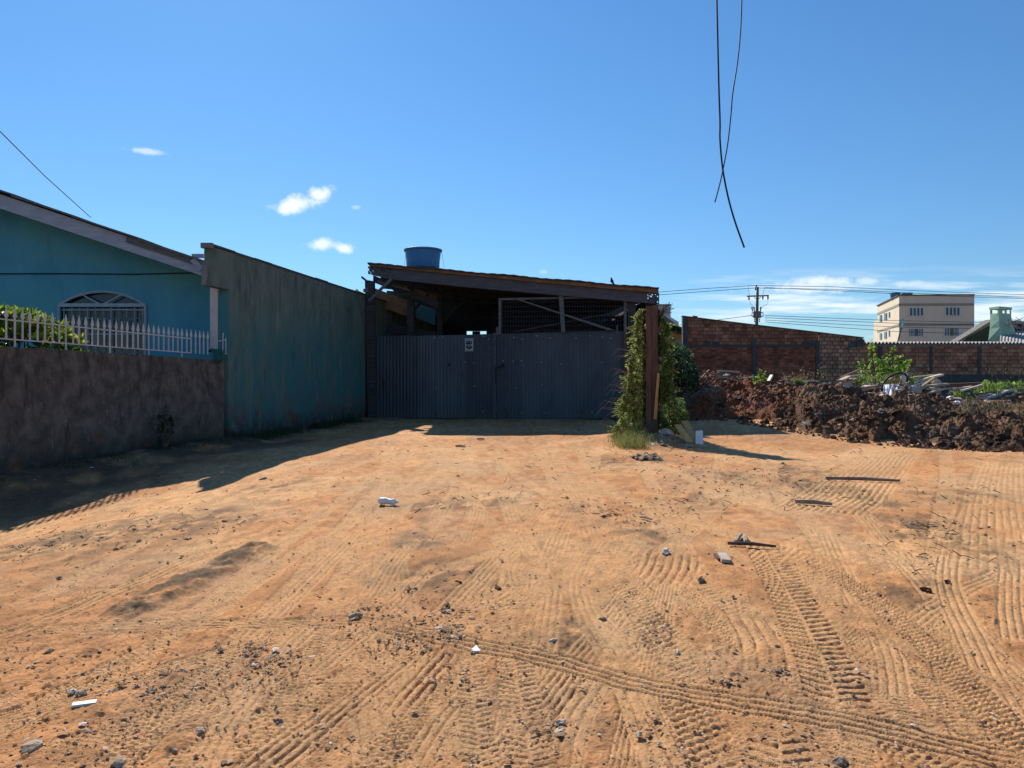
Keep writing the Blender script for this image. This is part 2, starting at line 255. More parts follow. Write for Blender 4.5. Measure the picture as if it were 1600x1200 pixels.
# ------------------------------------------------------------------ object helpers
WL = {}
def tag(o, label=None, cat=None, group=None, kind=None):
    if label: o['label'] = label
    if cat: o['category'] = cat
    if group: o['group'] = group
    if kind: o['kind'] = kind
    return o
def thing(name, label, cat, loc=(0, 0, 0), group=None):
    o = bpy.data.objects.new(name, None); COL.objects.link(o); o.location = loc; o.empty_display_size = .2; WL[o] = Vector(loc)
    return tag(o, label, cat, group)
def link_mesh(name, me, m, parent, base):
    o = bpy.data.objects.new(name, me); COL.objects.link(o); me.materials.append(m)
    pw = WL[parent] if parent else Vector((0, 0, 0))
    WL[o] = Vector(base) if base is not None else pw
    if parent: o.parent = parent
    o.location = WL[o] - pw
    return o
def np_mesh(name, V, Q, m, parent=None, base=None, col=None, smooth=False):
    "mesh from numpy arrays of world points and quads (or triangles)"
    b = Vector(base) if base is not None else (WL[parent] if parent else Vector((0, 0, 0)))
    V = np.asarray(V, np.float32) - np.array(b, np.float32); Q = np.asarray(Q, np.int32); k = Q.shape[1]
    me = bpy.data.meshes.new(name); me.vertices.add(len(V)); me.vertices.foreach_set('co', V.ravel())
    me.loops.add(Q.size); me.loops.foreach_set('vertex_index', Q.ravel()); me.polygons.add(len(Q))
    me.polygons.foreach_set('loop_start', np.arange(0, Q.size, k, dtype=np.int32))
    me.polygons.foreach_set('use_smooth', np.full(len(Q), smooth, bool)); me.update(calc_edges=True)
    if col is not None:
        at = me.color_attributes.new('Col', 'FLOAT_COLOR', 'POINT')
        c = np.ones((len(V), 4), np.float32); c[:, :3] = col; at.data.foreach_set('color', c.ravel())
    return link_mesh(name, me, m, parent, b)
class MB:
    def __init__(s): s.v = []; s.f = []
    def add(s, vs, fs):
        n = len(s.v); s.v += [Vector(p) for p in vs]; s.f += [tuple(i + n for i in f) for f in fs]; return s
    def hexa(s, p):   # 8 corners: bottom loop 0-3, top loop 4-7
        return s.add(p, [(3, 2, 1, 0), (4, 5, 6, 7), (0, 1, 5, 4), (1, 2, 6, 5), (2, 3, 7, 6), (3, 0, 4, 7)])
    def box(s, c, sz, rot=None):
        x, y, z = (q / 2 for q in sz); ps = [Vector(q) for q in ((-x, -y, -z), (x, -y, -z), (x, y, -z), (-x, y, -z), (-x, -y, z), (x, -y, z), (x, y, z), (-x, y, z))]
        if rot is not None: ps = [rot @ q for q in ps]
        return s.hexa([q + Vector(c) for q in ps])
    def beam(s, a, b, w_, h_, up=(0, 0, 1)):
        a = Vector(a); b = Vector(b); d = (b - a).normalized(); u = Vector(up)
        sd = d.cross(u); sd = sd.normalized() if sd.length > 1e-4 else Vector((1, 0, 0)); u = sd.cross(d).normalized()
        q = [(-1, -1), (1, -1), (1, 1), (-1, 1)]
        return s.hexa([a + sd * i * w_ / 2 + u * j * h_ / 2 for i, j in q] + [b + sd * i * w_ / 2 + u * j * h_ / 2 for i, j in q])
    def slab(s, front, back):   # polygon prism between two equal loops
        n = len(front); return s.add(list(front) + list(back), [tuple(range(n - 1, -1, -1)), tuple(range(n, 2 * n))] + [(i, (i + 1) % n, n + (i + 1) % n, n + i) for i in range(n)])
    def tube(s, pts, r, k=6, cap=True):
        pts = [Vector(p) for p in pts]; rings = []
        for i, p in enumerate(pts):
            d = (pts[min(i + 1, len(pts) - 1)] - pts[max(i - 1, 0)]).normalized(); ref = Vector((0, 0, 1)) if abs(d.z) < .9 else Vector((1, 0, 0))
            a = d.cross(ref).normalized(); b = d.cross(a); rr = r[i] if isinstance(r, (list, tuple)) else r
            rings.append([p + a * math.cos(2 * math.pi * j / k) * rr + b * math.sin(2 * math.pi * j / k) * rr for j in range(k)])
        n = len(pts); fs = [(i * k + j, i * k + (j + 1) % k, (i + 1) * k + (j + 1) % k, (i + 1) * k + j) for i in range(n - 1) for j in range(k)]
        if cap: fs += [tuple(range(k - 1, -1, -1)), tuple((n - 1) * k + j for j in range(k))]
        return s.add([q for rg in rings for q in rg], fs)
    def lathe(s, c, prof, k=24):
        c = Vector(c); n = len(prof)
        vs = [c + Vector((r * math.cos(2 * math.pi * j / k), r * math.sin(2 * math.pi * j / k), z)) for r, z in prof for j in range(k)]
        fs = [(i * k + j, i * k + (j + 1) % k, (i + 1) * k + (j + 1) % k, (i + 1) * k + j) for i in range(n - 1) for j in range(k)]
        return s.add(vs, fs)
    def build(s, name, m, parent=None, base=None, smooth=False, bevel=0):
        if base is None: b = WL[parent] if parent else Vector((sum(v.x for v in s.v) / len(s.v), sum(v.y for v in s.v) / len(s.v), min(v.z for v in s.v)))
        else: b = Vector(base)
        me = bpy.data.meshes.new(name); me.from_pydata([tuple(v - b) for v in s.v], [], s.f); me.update()
        if smooth: me.polygons.foreach_set('use_smooth', [True] * len(me.polygons))
        o = link_mesh(name, me, m, parent, b)
        if bevel: md = o.modifiers.new('bevel', 'BEVEL'); md.width = bevel; md.segments = 1
        return o
def wall_panel(pl, pts, thick, off=0):
    "wall outlined by points of the photo on plane pl, given real thickness away from us"
    n3 = Vector((pl.n.x, pl.n.y, 0))
    fr = [pl.pt(x, y, off) for x, y in pts]; s = -1 if n3.y > 0 else 1
    bk = [p - n3 * thick * s * -1 if False else p + Vector((0, 0, 0)) for p in fr]
    away = n3 if n3.y > 0 else -n3
    bk = [p + away * thick for p in fr]
    return MB().slab(fr, bk)
def wobble(o_mb, amt, sd=0, sc_=1.5):
    for i, v in enumerate(o_mb.v):
        r = random.Random(hash((round(v.x, 3), round(v.y, 3), round(v.z, 3), sd))); v += Vector((r.uniform(-1, 1), r.uniform(-1, 1), r.uniform(-1, 1))) * amt
    return o_mb
def leaves(name, C, D, size, m, cols, parent=None, base=None, kind=None, aspect=.45, seed=0, fold=.15):
    "many separate pointed leaves: C centres, D rough directions"
    rs = np.random.RandomState(seed); n = len(C); C = np.asarray(C, float); D = np.asarray(D, float) + rs.normal(0, .35, (n, 3)); D /= np.linalg.norm(D, axis=1)[:, None]
    S = rs.normal(0, 1, (n, 3)); S -= (S * D).sum(1)[:, None] * D; S /= np.linalg.norm(S, axis=1)[:, None]
    sz = (size * rs.uniform(.6, 1.35, n))[:, None]; U = np.cross(D, S)
    base_ = C - D * sz * .5; tip = C + D * sz * .5 - U * sz * fold; l = C + S * sz * aspect * .5 + U * sz * fold * .6; r = C - S * sz * aspect * .5 + U * sz * fold * .6
    V = np.stack([base_, l, tip, r], 1).reshape(-1, 3); Q = np.arange(4 * n).reshape(n, 4)
    cols = np.asarray(cols); k = rs.randint(0, len(cols), n); c = cols[k] * rs.uniform(.75, 1.3, (n, 1)); c = np.repeat(c, 4, 0)
    o = np_mesh(name, V, Q, m, parent, base, c)
    if kind: o['kind'] = kind
    return o
def blades(name, C, h, m, cols, wid=.008, lean=.35, parent=None, base=None, seed=0, seg=3):
    rs = np.random.RandomState(seed); n = len(C); C = np.asarray(C, float); a = rs.uniform(0, 6.28, n); H = h * rs.uniform(.45, 1.3, n); W = wid * rs.uniform(.6, 1.4, n)
    ln = np.stack([np.cos(a), np.sin(a), 0 * a], 1) * (H * lean * rs.uniform(.2, 1.8, n))[:, None]; sd = np.stack([-np.sin(a + 1), np.cos(a + 1), 0 * a], 1)
    V = []; 
    for i in range(seg + 1):
        t = i / seg; c = C + ln * t * t + np.array([0, 0, 1]) * (H * (t - .25 * t * t * lean))[:, None]; ww = (W * (1 - t * .92))[:, None]
        V += [c - sd * ww, c + sd * ww]
    V = np.stack(V, 1); k = 2 * (seg + 1); Q = []
    for i in range(seg): Q.append(np.stack([np.arange(n) * k + 2 * i, np.arange(n) * k + 2 * i + 1, np.arange(n) * k + 2 * i + 3, np.arange(n) * k + 2 * i + 2], 1))
    Q = np.concatenate(Q); cols = np.asarray(cols); c = np.repeat(cols[rs.randint(0, len(cols), n)] * rs.uniform(.7, 1.3, (n, 1)), k, 0)
    return np_mesh(name, V.reshape(-1, 3), Q, m, parent, base, c)

# ------------------------------------------------------------------ ground with tyre tracks
def spline(pts, n=14):
    out = []; p = [np.array(q[:2], float) for q in pts]; p = [2 * p[0] - p[1]] + p + [2 * p[-1] - p[-2]]
    for i in range(1, len(p) - 2):
        for j in range(n):
            t = j / n; out.append(.5 * ((2 * p[i]) + (-p[i - 1] + p[i + 1]) * t + (2 * p[i - 1] - 5 * p[i] + 4 * p[i + 1] - p[i + 2]) * t * t + (-p[i - 1] + 3 * p[i] - 3 * p[i + 1] + p[i + 2]) * t ** 3))
    out.append(p[-2]); return np.array(out)
TRACKS = [  # picked along the photo: points, width m, kind, depth m, repeats
    ([(590, 975), (720, 1003), (860, 1030), (1000, 1066), (1150, 1094), (1300, 1122), (1450, 1158), (1640, 1200)], .33, 'rib', .024, 4),
    ([(1185, 845), (1212, 890), (1250, 955), (1280, 1015), (1302, 1068), (1312, 1112)], .40, 'lug', .030, .085),
    ([(1218, 1128), (1222, 1200), (1228, 1290)], .32, 'lug', .016, .09),
    ([(1195, 845), (1290, 890), (1385, 950), (1465, 1020), (1540, 1095), (1640, 1200)], .24, 'block', .012, .05),
    ([(1090, 830), (1200, 900), (1330, 965), (1460, 1025), (1620, 1090)], .24, 'rib', .012, 4),
    ([(790, 840), (798, 905), (800, 960), (805, 1040), (822, 1130), (840, 1240)], .27, 'lug', .016, .055),
    ([(735, 1030), (742, 1100), (752, 1180), (758, 1260)], .20, 'lug', .014, .05),
    ([(930, 850), (985, 930), (1040, 1010), (1082, 1100), (1130, 1230)], .30, 'block', .018, .07),
    ([(-60, 1012), (60, 975), (200, 915), (310, 868), (400, 850)], .34, 'rib', .032, 4),
    ([(-60, 1000), (100, 985), (250, 978), (420, 974), (620, 966)], .27, 'rib', .026, 4),
    ([(1275, 800), (1318, 772), (1352, 742), (1385, 712), (1420, 690)], 1.1, 'rib', .030, 13),
    ([(1572, 900), (1562, 820), (1562, 760), (1568, 725)], .8, 'rib', .011, 11),
    ([(1600, 1010), (1588, 930), (1592, 850), (1600, 760)], .34, 'rib', .011, 6),
    ([(620, 1120), (660, 1068), (712, 1012)], .20, 'rib', .026, 3),
    ([(640, 1200), (700, 1110), (760, 1060)], .18, 'rib', .012, 3),
    ([(480, 1060), (540, 1012), (600, 960), (680, 880)], .22, 'rib', .012, 4),
    ([(380, 1010), (480, 910), (560, 830), (640, 750), (700, 700)], .25, 'rib', .012, 4),
    ([(560, 960), (630, 860), (690, 800), (722, 745), (736, 690)], .28, 'rib', .014, 5),
    ([(250, 900), (400, 800), (520, 740), (640, 695)], .26, 'rib', .014, 4),
    ([(60, 930), (220, 850), (380, 770), (520, 715)], .26, 'lug', .012, .09),
    ([(725, 850), (742, 790), (735, 730), (722, 690)], .26, 'rib', .020, 5),
    ([(930, 850), (905, 790), (880, 740), (860, 690)], .26, 'rib', .014, 4),
    ([(1000, 940), (960, 850), (930, 780), (905, 700)], .26, 'block', .012, .08),
    ([(950, 1010), (915, 960), (905, 900), (940, 840)], .24, 'rib', .012, 4),
    ([(1050, 860), (1040, 890), (1020, 915)], .5, 'rib', .030, 7),
    ([(1160, 950), (1190, 1000), (1200, 1060)], .4, 'rib', .020, 4),
    ([(1250, 1050), (1150, 950), (1080, 880), (1040, 800), (1000, 720)], .26, 'lug', .012, .07),
    ([(1400, 1100), (1380, 1000), (1320, 900), (1290, 830)], .24, 'rib', .010, 4),
    ([(1600, 1150), (1520, 1000), (1480, 900), (1500, 820), (1540, 760)], .25, 'rib', .012, 4),
    ([(300, 1240), (360, 1120), (440, 1020), (500, 960)], .24, 'rib', .010, 4),
    ([(1060, 1240), (1010, 1130), (980, 1060), (930, 980)], .26, 'rib', .012, 3),
    ([(1090, 1200), (1060, 1150), (1040, 1110)], .22, 'lug', .020, .045),
    ([(870, 1250), (900, 1120), (960, 1040), (1010, 1000)], .22, 'rib', .010, 3),
    ([(960, 1000), (900, 930), (820, 850), (790, 780), (780, 700)], .26, 'rib', .014, 4),
    ([(1270, 1110), (1350, 1030), (1450, 950), (1600, 880)], .25, 'rib', .010, 4),
    ([(-40, 870), (120, 850), (260, 800), (420, 745), (560, 700)], .26, 'rib', .014, 4),
    ([(1500, 900), (1340, 850), (1200, 790), (1060, 740), (960, 700)], .30, 'rib', .014, 4),
]
_r = random.Random(12)
for _k in range(26):   # older, fainter passes
    _x0 = -250 + 2100 * _k / 25 + _r.uniform(-60, 60); _x1 = _r.uniform(590, 960) if _k % 3 else _r.uniform(1080, 1500); _a = _r.uniform(-60, 60)
    TRACKS.append(([(_x0, _r.uniform(1180, 1260)), (_x0 * .62 + _x1 * .38 + _a, 1010), (_x0 * .35 + _x1 * .65 + _a, 850), (_x1 * .9 + _x0 * .1, 750), (_x1, 695)], _r.choice((.24, .3, .36)), _r.choice(('rib', 'rib', 'rib', 'lug', 'block')), _r.uniform(.011, .017), 0))
TRACKS[-26:] = [(a, b, k, d, _r.choice((5, 6, 7)) if k == 'rib' else .045) for a, b, k, d, e in TRACKS[-26:]]
def build_ground():
    nu, nr = 1250, 900
    u = np.linspace(-1.0, 1.0, nu); inv = np.linspace(1 / 1.5, 1 / 52.0, nr) ; d = 1 / inv
    # finer rows far away where shadows of small relief matter
    U, D = np.meshgrid(u, d); X = (U * D).ravel(); Y = D.ravel()
    x, y = X, Y; row = y * y / 1872 * (1872 * (inv[0] - inv[1])); colw = y * (u[1] - u[0])
    cell = np.maximum(row * .6, colw)
    def keep(feature): return np.clip(1.3 - cell / feature, 0, 1)
    z = base_z(x, y)
    wx = x + .5 * (fbm(x * .8, y * .8, 3, 3) - .5); wy = y + .5 * (fbm(x * .8 + 5, y * .8, 3, 5) - .5)
    rough = .55 + .75 * ss(fbm(wx * .45, wy * .45, 3, 12), .42, .66)       # churned and smooth areas
    z += .045 * (fbm(wx * 1.1, wy * .8, 3, 20) - .5) * keep(.9)
    zc = z.copy()
    z += .020 * (fbm(wx * 4, wy * 3.2, 3, 24) - .5) * keep(.22) * rough
    z += .014 * (fbm(x * 16, y * 13, 3, 28) - .5) * keep(.06) * rough; z += .004 * (np.abs(fbm(x * 24, y * 20, 3, 29) - .5) * -4 + .5).clip(-.5, .5) * keep(.04) * rough
    z += .008 * (fbm(x * 48, y * 40, 2, 31) - .5) * keep(.02) * rough
    crumbs = vn(x * 30 + 3, y * 24, 33); z += .014 * ss(crumbs, .80, .97) * keep(.035) * (rough > .6) * ss(fbm(x * 1.5, y * 1.5, 2, 50), .4, .65)
    pressed = np.zeros_like(x); tint = np.zeros_like(x)
    zc = zc + .22 * (z - zc)
    for ti, (pts, wd, kd, dep, rep) in reversed(list(enumerate(TRACKS))):
        g = [G(px, py) for px, py in pts]; sp = spline([(p.x, p.y) for p in g], 10)
        lo = sp.min(0) - wd; hi = sp.max(0) + wd; idx = np.where((x > lo[0]) & (x < hi[0]) & (y > lo[1]) & (y < hi[1]))[0]
        if not len(idx): continue
        xx = x[idx]; yy = y[idx]; best = np.full(len(idx), 9e9); S = np.zeros(len(idx)); T = np.zeros(len(idx)); acc = 0
        for i in range(len(sp) - 1):
            a = sp[i]; b = sp[i + 1]; ab = b - a; l = np.hypot(*ab)
            if l < 1e-5: continue
            sel = np.where((np.abs(xx - (a[0] + b[0]) / 2) < wd + l) & (np.abs(yy - (a[1] + b[1]) / 2) < wd + l))[0]
            qx = xx[sel] - a[0]; qy = yy[sel] - a[1]; t = np.clip((qx * ab[0] + qy * ab[1]) / l / l, 0, 1)
            dx = qx - ab[0] * t; dy = qy - ab[1] * t; ds = dx * dx + dy * dy; up = ds < best[sel]; s2 = sel[up]
            best[s2] = ds[up]; S[s2] = acc + t[up] * l; T[s2] = np.sign(ab[0] * qy[up] - ab[1] * qx[up]) * np.sqrt(ds[up]); acc += l
        h = wd / 2 * (.78 if wd < .5 else 1); dep = dep * (1.25 if ti < 4 else 1.0); wob = .004 * (vn(xx * 6, yy * 6, 61) - .5) * 2; t = (T + wob) / h; at = np.abs(t)
        env = ss(at, 1.06, .94) * ss(S, -.02, .25) * ss(acc - S, -.02, .25)
        fadein = (.85 if ti < 4 else .4) + (.15 if ti < 4 else .6) * ss(fbm(xx * 1.7, yy * 1.4, 3, 70), .34, .54); jit = (.6 + .8 * vn(xx * 22, yy * 18, 72)) * (.4 + .6 * ss(vn(xx * 31, yy * 25, 73), .1, .35)) if ti > 3 else .75 + .5 * vn(xx * 26, yy * 20, 72)
        kp = keep(.045)[idx] if kd != 'rib' else np.clip(1.35 - (colw + .22 * row)[idx] / max(.035, wd / (rep + .5) * .9), 0, 1)
        if kd == 'rib':
            pat = -(.5 + .5 * np.cos((t * rep / 2 + .5) * 2 * np.pi)) ** 4
        elif kd == 'lug':
            side = t > 0; ph = S / rep + at * .75 + side * .5; pat = -ss(np.abs((ph % 1) - .5), .32, .43) * ss(at, .04, .12); pat = np.where(at > .85, pat, pat)
        else:
            ph = S / rep; q = (t * 2.5); pat = -ss(np.abs(((ph + .5 * (np.floor(q) % 2)) % 1) - .5), .2, .34) * ss(np.abs((q % 1) - .5), .48, .38) - .35 * ss(np.abs((q % 1) - .5), .40, .48)
        berm = np.exp(-((at - 1.12) / .12) ** 2) * .25
        dz = (pat * env * dep * .85 + berm * dep * ss(at, 1.6, 1.3) * env.clip(.5, 1) * 0) * jit * fadein * kp
        flat = env * .55; 
        z[idx] += (zc[idx] - z[idx]) * env * .9 * fadein.clip(.5, 1) + dz - env * .005 * fadein; pressed[idx] = np.maximum(pressed[idx], env * fadein)
    # torn rut beside the left track, and other loose dark patches
    z += .014 * (fbm(x * 13, y * 4.5, 3, 34) - .5) * np.clip(1.3 - (colw + .25 * row) / .08, 0, 1) * rough
    def patch(px0, py0, px1, py1, wd, amp, sd):
        a = G(px0, py0); b = G(px1, py1); ab = np.array([b.x - a.x, b.y - a.y]); l = np.hypot(*ab)
        t = ((x - a.x) * ab[0] + (y - a.y) * ab[1]) / l / l; tc = np.clip(t, 0, 1); ds = np.hypot(x - a.x - ab[0] * tc, y - a.y - ab[1] * tc) + wd * .9 * (fbm(x * 5, y * 4, 3, sd) - .5)
        return ss(ds, wd, wd * .25)
    dark = np.zeros_like(x)
    for a in [(205, 955, 400, 858, .24, 0, 80), (90, 880, 290, 820, .25, 0, 81)]:
        k = patch(*a); dark = np.maximum(dark, k * (.95 if a[6] == 80 else .4)); z += k * (.035 if a[6] == 80 else .01) + (k * .055 * (fbm(x * 14, y * 11, 3, 82) - .4)) * keep(.08)
    spots = [(650, 790, .5), (730, 783, .4), (800, 780, .45), (640, 845, .3), (905, 790, .25), (1000, 835, .5), (1260, 755, .7), (1240, 735, .6), (1320, 765, .25), (1355, 775, .3), (1385, 785, .25), (1440, 825, .6), (1500, 850, .5), (1470, 775, .4), (1510, 770, .4), (1140, 745, .5), (950, 720, .6), (1010, 715, .5), (680, 905, .4), (600, 900, .3), (870, 1000, .3), (300, 815, .8), (60, 850, .8), (180, 830, .7), (1100, 790, .5), (1560, 880, .4), (1460, 915, .15), (1545, 935, .12), (430, 760, .5), (1440, 940, .2)]
    for i, (px, py, r_) in enumerate(spots):
        g = G(px, py); q = np.hypot((x - g.x) * .8, (y - g.y) * .45) + .6 * r_ * (fbm(x * 4, y * 2.5, 3, 90 + i % 5) - .5) * 2
        k = ss(q, r_, r_ * .2); dark = np.maximum(dark, k * .75); z += k * .035 * (fbm(x * 9, y * 6, 3, 95) - .45) * keep(.15)
    red = ss(fbm(wx * .55 + 40, wy * .4, 3, 110), .52, .68); 
    for px, py, r_ in [(1220, 985, .7), (1160, 985, .5), (720, 890, .7), (880, 1000, .4), (860, 715, 1.8), (1000, 800, 1.2), (1100, 745, 1.6), (1400, 1010, .5), (500, 1000, .6)]:
        g = G(px, py); red = np.maximum(red, .9 * ss(np.hypot(x - g.x, (y - g.y) * .6) + .5 * r_ * (fbm(x * 3, y * 2, 3, 112) - .5) * 2, r_, r_ * .2))
    # colour: pale ochre, orange, red earth, grey-brown gravelly
    pale = np.array([.61, .328, .148]); org = np.array([.54, .252, .102]); redc = np.array([.36, .165, .068]); drk = np.array([.19, .122, .072]); grey = np.array([.37, .275, .18])
    a = fbm(wx * .9, wy * .6, 4, 120)[:, None]; c = pale + (org - pale) * ss(a, .35, .62)
    c = c + (redc - c) * (red * .42)[:, None]
    c = c + (redc - c) * (.48 * ss(y, 9, 3.2) * ss(fbm(wx * .8, wy * .8, 3, 126), .2, .6))[:, None]
    gr = ss(fbm(wx * 1.2 + 9, wy * .8, 4, 130), .54, .68) * .28; c = c + (grey - c) * gr[:, None]
    fine = fbm(x * 11, y * 8, 4, 140); c = c * (.86 + .32 * ss(fine, .3, .7))[:, None]
    sp = ss(vn(x * 22, y * 17, 150), .86, .95) * ss(fbm(x * 1.4, y * 1.1, 3, 151), .45, .6) * keep(.06); c = c + (drk - c) * (sp * .6)[:, None]
    c = c + (drk * .68 - c) * (dark * ss(fbm(x * 7, y * 5, 4, 160), .28, .55))[:, None]
    pr = (pressed * .46)[:, None]; c = c + (np.array([.62, .375, .185]) - c) * pr
    # weeds and black earth by the walls, dark colour widened to deepen their shade; brown spill below the soil heap
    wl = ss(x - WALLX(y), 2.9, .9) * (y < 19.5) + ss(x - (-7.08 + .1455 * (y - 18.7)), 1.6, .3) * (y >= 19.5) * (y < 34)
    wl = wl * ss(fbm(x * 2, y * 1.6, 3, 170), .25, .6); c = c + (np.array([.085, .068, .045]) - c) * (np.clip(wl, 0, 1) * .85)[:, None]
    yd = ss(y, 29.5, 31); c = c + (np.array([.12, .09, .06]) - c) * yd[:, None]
    hp = ss(y - (30 - (x - 8.3) * 3.2) + 1.5 * (fbm(x, y, 3, 175) - .5), -1.8, .3) * ss(x, 6.6, 8.2); c = c + (np.array([.17, .075, .04]) - c) * (hp * .9)[:, None]
    # rim drops down
    i0 = np.zeros((nr, nu)); i0[:, 0] = i0[:, -1] = 1; i0[0, :] = i0[-1, :] = 1; z = z - i0.ravel() * .8
    V = np.stack([x, y, z], 1); I = np.arange(nu * nr).reshape(nr, nu); Q = np.stack([I[:-1, :-1], I[:-1, 1:], I[1:, 1:], I[1:, :-1]], -1).reshape(-1, 4)
    n = len(V); s = 1500; V = np.concatenate([V, [[-s, -s, -.85], [s, -s, -.85], [s, s, -.85], [-s, s, -.85]]]); Q = np.concatenate([Q, [[n, n + 1, n + 2, n + 3]]])
    c = np.concatenate([c, np.tile([[.3, .18, .09]], (4, 1))])
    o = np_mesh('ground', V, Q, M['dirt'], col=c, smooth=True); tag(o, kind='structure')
build_ground()
# ------------------------------------------------------------------ left side: low wall, fence, tall wall, house
V3 = Vector
def prism_yz(prof, xf, th):   # profile in (y, z), face at x = xf(y), thickness to the left
    fr = [V3((xf(y), y, z)) for y, z in prof]; bk = [V3((xf(y) - th, y, z)) for y, z in prof]; return MB().slab(fr, bk)
TOPZ = lambda y: 2.13 - .017 * (y - 12.5)
lw = prism_yz([(6, -.7), (18.52, -.7)] + [(y, TOPZ(y) + .008 * math.sin(y * 5.3) + .006 * math.sin(y * 13)) for y in np.arange(18.52, 5.9, -.4)], WALLX, .2)
lw = lw.build('low_wall', M['low_wall'], base=(WALLX(12), 12, 0)); tag(lw, 'low brown rendered garden wall with black damp stains under the white spiked fence', 'wall')
yb = MB().slab([V3((-60, 5, .95)), V3((WALLX(5) - .2, 5, .95)), V3((WALLX(18.7) - .2, 18.7, .95)), V3((-7.3, 40, .95)), V3((-60, 40, .95))], [V3((-60, 5, -.8)), V3((WALLX(5) - .2, 5, -.8)), V3((WALLX(18.7) - .2, 18.7, -.8)), V3((-7.3, 40, -.8)), V3((-60, 40, -.8))])
tag(yb.build('yard', M['dark_cement'], base=(-20, 20, .95)), kind='structure')
# fence
fx = lambda y: WALLX(y) - .10
fence = thing('spiked_fence', 'white metal fence of spear topped pickets along the low brown wall', 'fence', (fx(12.5), 12.5, 2.13))
for k, dz in enumerate((.13, .46)):
    mb = MB(); ys = np.arange(6.4, 18.3, 1.0)
    for a, b in zip(ys[:-1], ys[1:]): mb.beam((fx(a), a, TOPZ(a) + dz), (fx(b), b, TOPZ(b) + dz), .022, .022)
    mb.build('rail', M['white_metal'], fence)
def picket_mb(y, tall=True, foot=False):
    z0 = TOPZ(y); x = fx(y); d = V3((.237, 1, 0)).normalized(); mb = MB(); lo = z0 - .01 if foot else z0 + .12
    mb.beam((x, y, lo), (x, y, z0 + (.50 if tall else .44)), .023, .023, up=(0, 1, 0))
    if tall:
        n = V3((d.y, -d.x, 0)) * .006
        pr = [(-.014, .47), (-.020, .51), (-.040, .52), (0, .68), (.040, .52), (.020, .51), (.014, .47)]
        c = [V3((x, y, z0)) + d * a + V3((0, 0, h)) for a, h in pr]; mb.slab([p - n for p in c], [p + n for p in c])
    return mb
i = 0; y = 6.5
while y < 18.15:
    y2 = y + random.uniform(-.010, .010); picket_mb(y2, not (i % 31 == 17), i % 7 == 0).build('picket', M['white_metal'], fence, base=(fx(y2), y2, TOPZ(y2))); y += .152; i += 1
st = MB(); st.tube([P(348, 553, 18.45), P(348.5, 520, 18.45)], .012); st.tube([P(353, 553, 18.4), P(353, 528, 18.4)], .01); st.tube([P(341, 533, 18.4), P(353, 531, 18.42)], .012); st.tube([P(343, 551, 18.4), P(355, 553, 18.42)], .014)
st.build('end_bracket', M['white_metal'], fence)
# tall wall
TWX = lambda y: -7.08 + .1455 * (y - 18.7)
tall = thing('tall_wall', 'tall weathered green and grey rendered wall streaked with damp, running to the shed', 'wall', (TWX(23), 23, 0))
prism_yz([(18.7, -.6), (18.7, 3.8), (18.0, 3.8), (18.0, 4.74), (24, 4.75), (41, 4.74), (41, -.6)], TWX, .22).build('wall_face', M['tall_wall'], tall)
cm = MB(); ys = [18.0] + list(np.arange(19, 42, 1.0))
for a, b in zip(ys[:-1], ys[1:]):
    j = random.uniform(-.012, .012); cm.hexa([V3((TWX(q) + s, q, 4.752 + zz + j)) for zz in (0, .05) for q, s in ((a, -.25), (a, .03), (b - .01, .03), (b - .01, -.25))])
cm.build('coping', M['dark_cement'], tall)
MB().box((TWX(17.99) - .115, 17.93, 4.76), (.27, .13, .12)).build('end_block', M['grey_cement'], tall)
MB().box((TWX(18.0) - .19, 18.05, 4.05), (.12, .24, .5)).build('broken_edge', M['grey_cement'], tall)
MB().box((TWX(18.7) - .110, 18.688, 2.9), (.216, .02, 1.75)).build('painted_return', M['teal_dim'], tall)
dp = MB(); dp.hexa([P(a, b, d) for b in (551, 446) for a, d in ((328, 18.60), (340, 18.60), (341, 18.78), (329, 18.78))]); tag(dp.build('porch_post', M['pink_white'], bevel=.01), 'pinkish white square post standing behind the end of the spiked fence', 'post')
# house
HZ = lambda x: (6.11 + (x + 12.44) * -.333) if x > -14.3 else (6.73 - (-14.3 - x) * .333)   # top of the bargeboard
house = thing('teal_house', 'teal painted gabled house with white bargeboard and arched window behind the spiked fence', 'house', (-12, 19.5, .95))
xs = [-21, -14.3, -7.32]
fr = [V3((-21, 19.5, .9)), V3((-7.32, 19.5, .9))] + [V3((x, 19.5, HZ(x) - .12)) for x in reversed(xs)]
ax0, ax1 = P(93, 0, 19.5).x, P(228, 0, 19.5).x
def gable():
    mb = MB(); zsp = P(0, 477, 19.5).z; ztop = P(0, 456, 19.5).z; n = 14; cx = (ax0 + ax1) / 2; hw = (ax1 - ax0) / 2
    ri = ztop - zsp; Rc = (hw * hw + ri * ri) / (2 * ri); th = math.asin(hw / Rc); arch = [V3((cx + Rc * math.sin(t), 19.5, ztop - Rc + Rc * math.cos(t))) for t in np.linspace(th, -th, n)]
    # wall strips around the opening
    def sl(pts): mb.slab(pts, [p + V3((0, .2, 0)) for p in pts])
    sl([V3((-21, 19.5, .9)), V3((ax0, 19.5, .9)), V3((ax0, 19.5, zsp)), V3((ax0, 19.5, HZ(ax0) - .1)), V3((-14.3, 19.5, 6.6)), V3((-21, 19.5, HZ(-21) - .1))])
    sl([V3((ax1, 19.5, .9)), V3((-6.63, 19.5, .9)), V3((-6.63, 19.5, HZ(-6.63) - .1)), V3((ax1, 19.5, HZ(ax1) - .1)), V3((ax1, 19.5, zsp))])
    for a, b in zip(arch[:-1], arch[1:]): sl([b, a, V3((a.x, 19.5, HZ(a.x) - .1)), V3((b.x, 19.5, HZ(b.x) - .1))])
    return mb, arch, zsp, ztop, cx, hw
mb, arch, zsp, ztop, cx, hw = gable(); mb.build('wall', M['teal'], house)
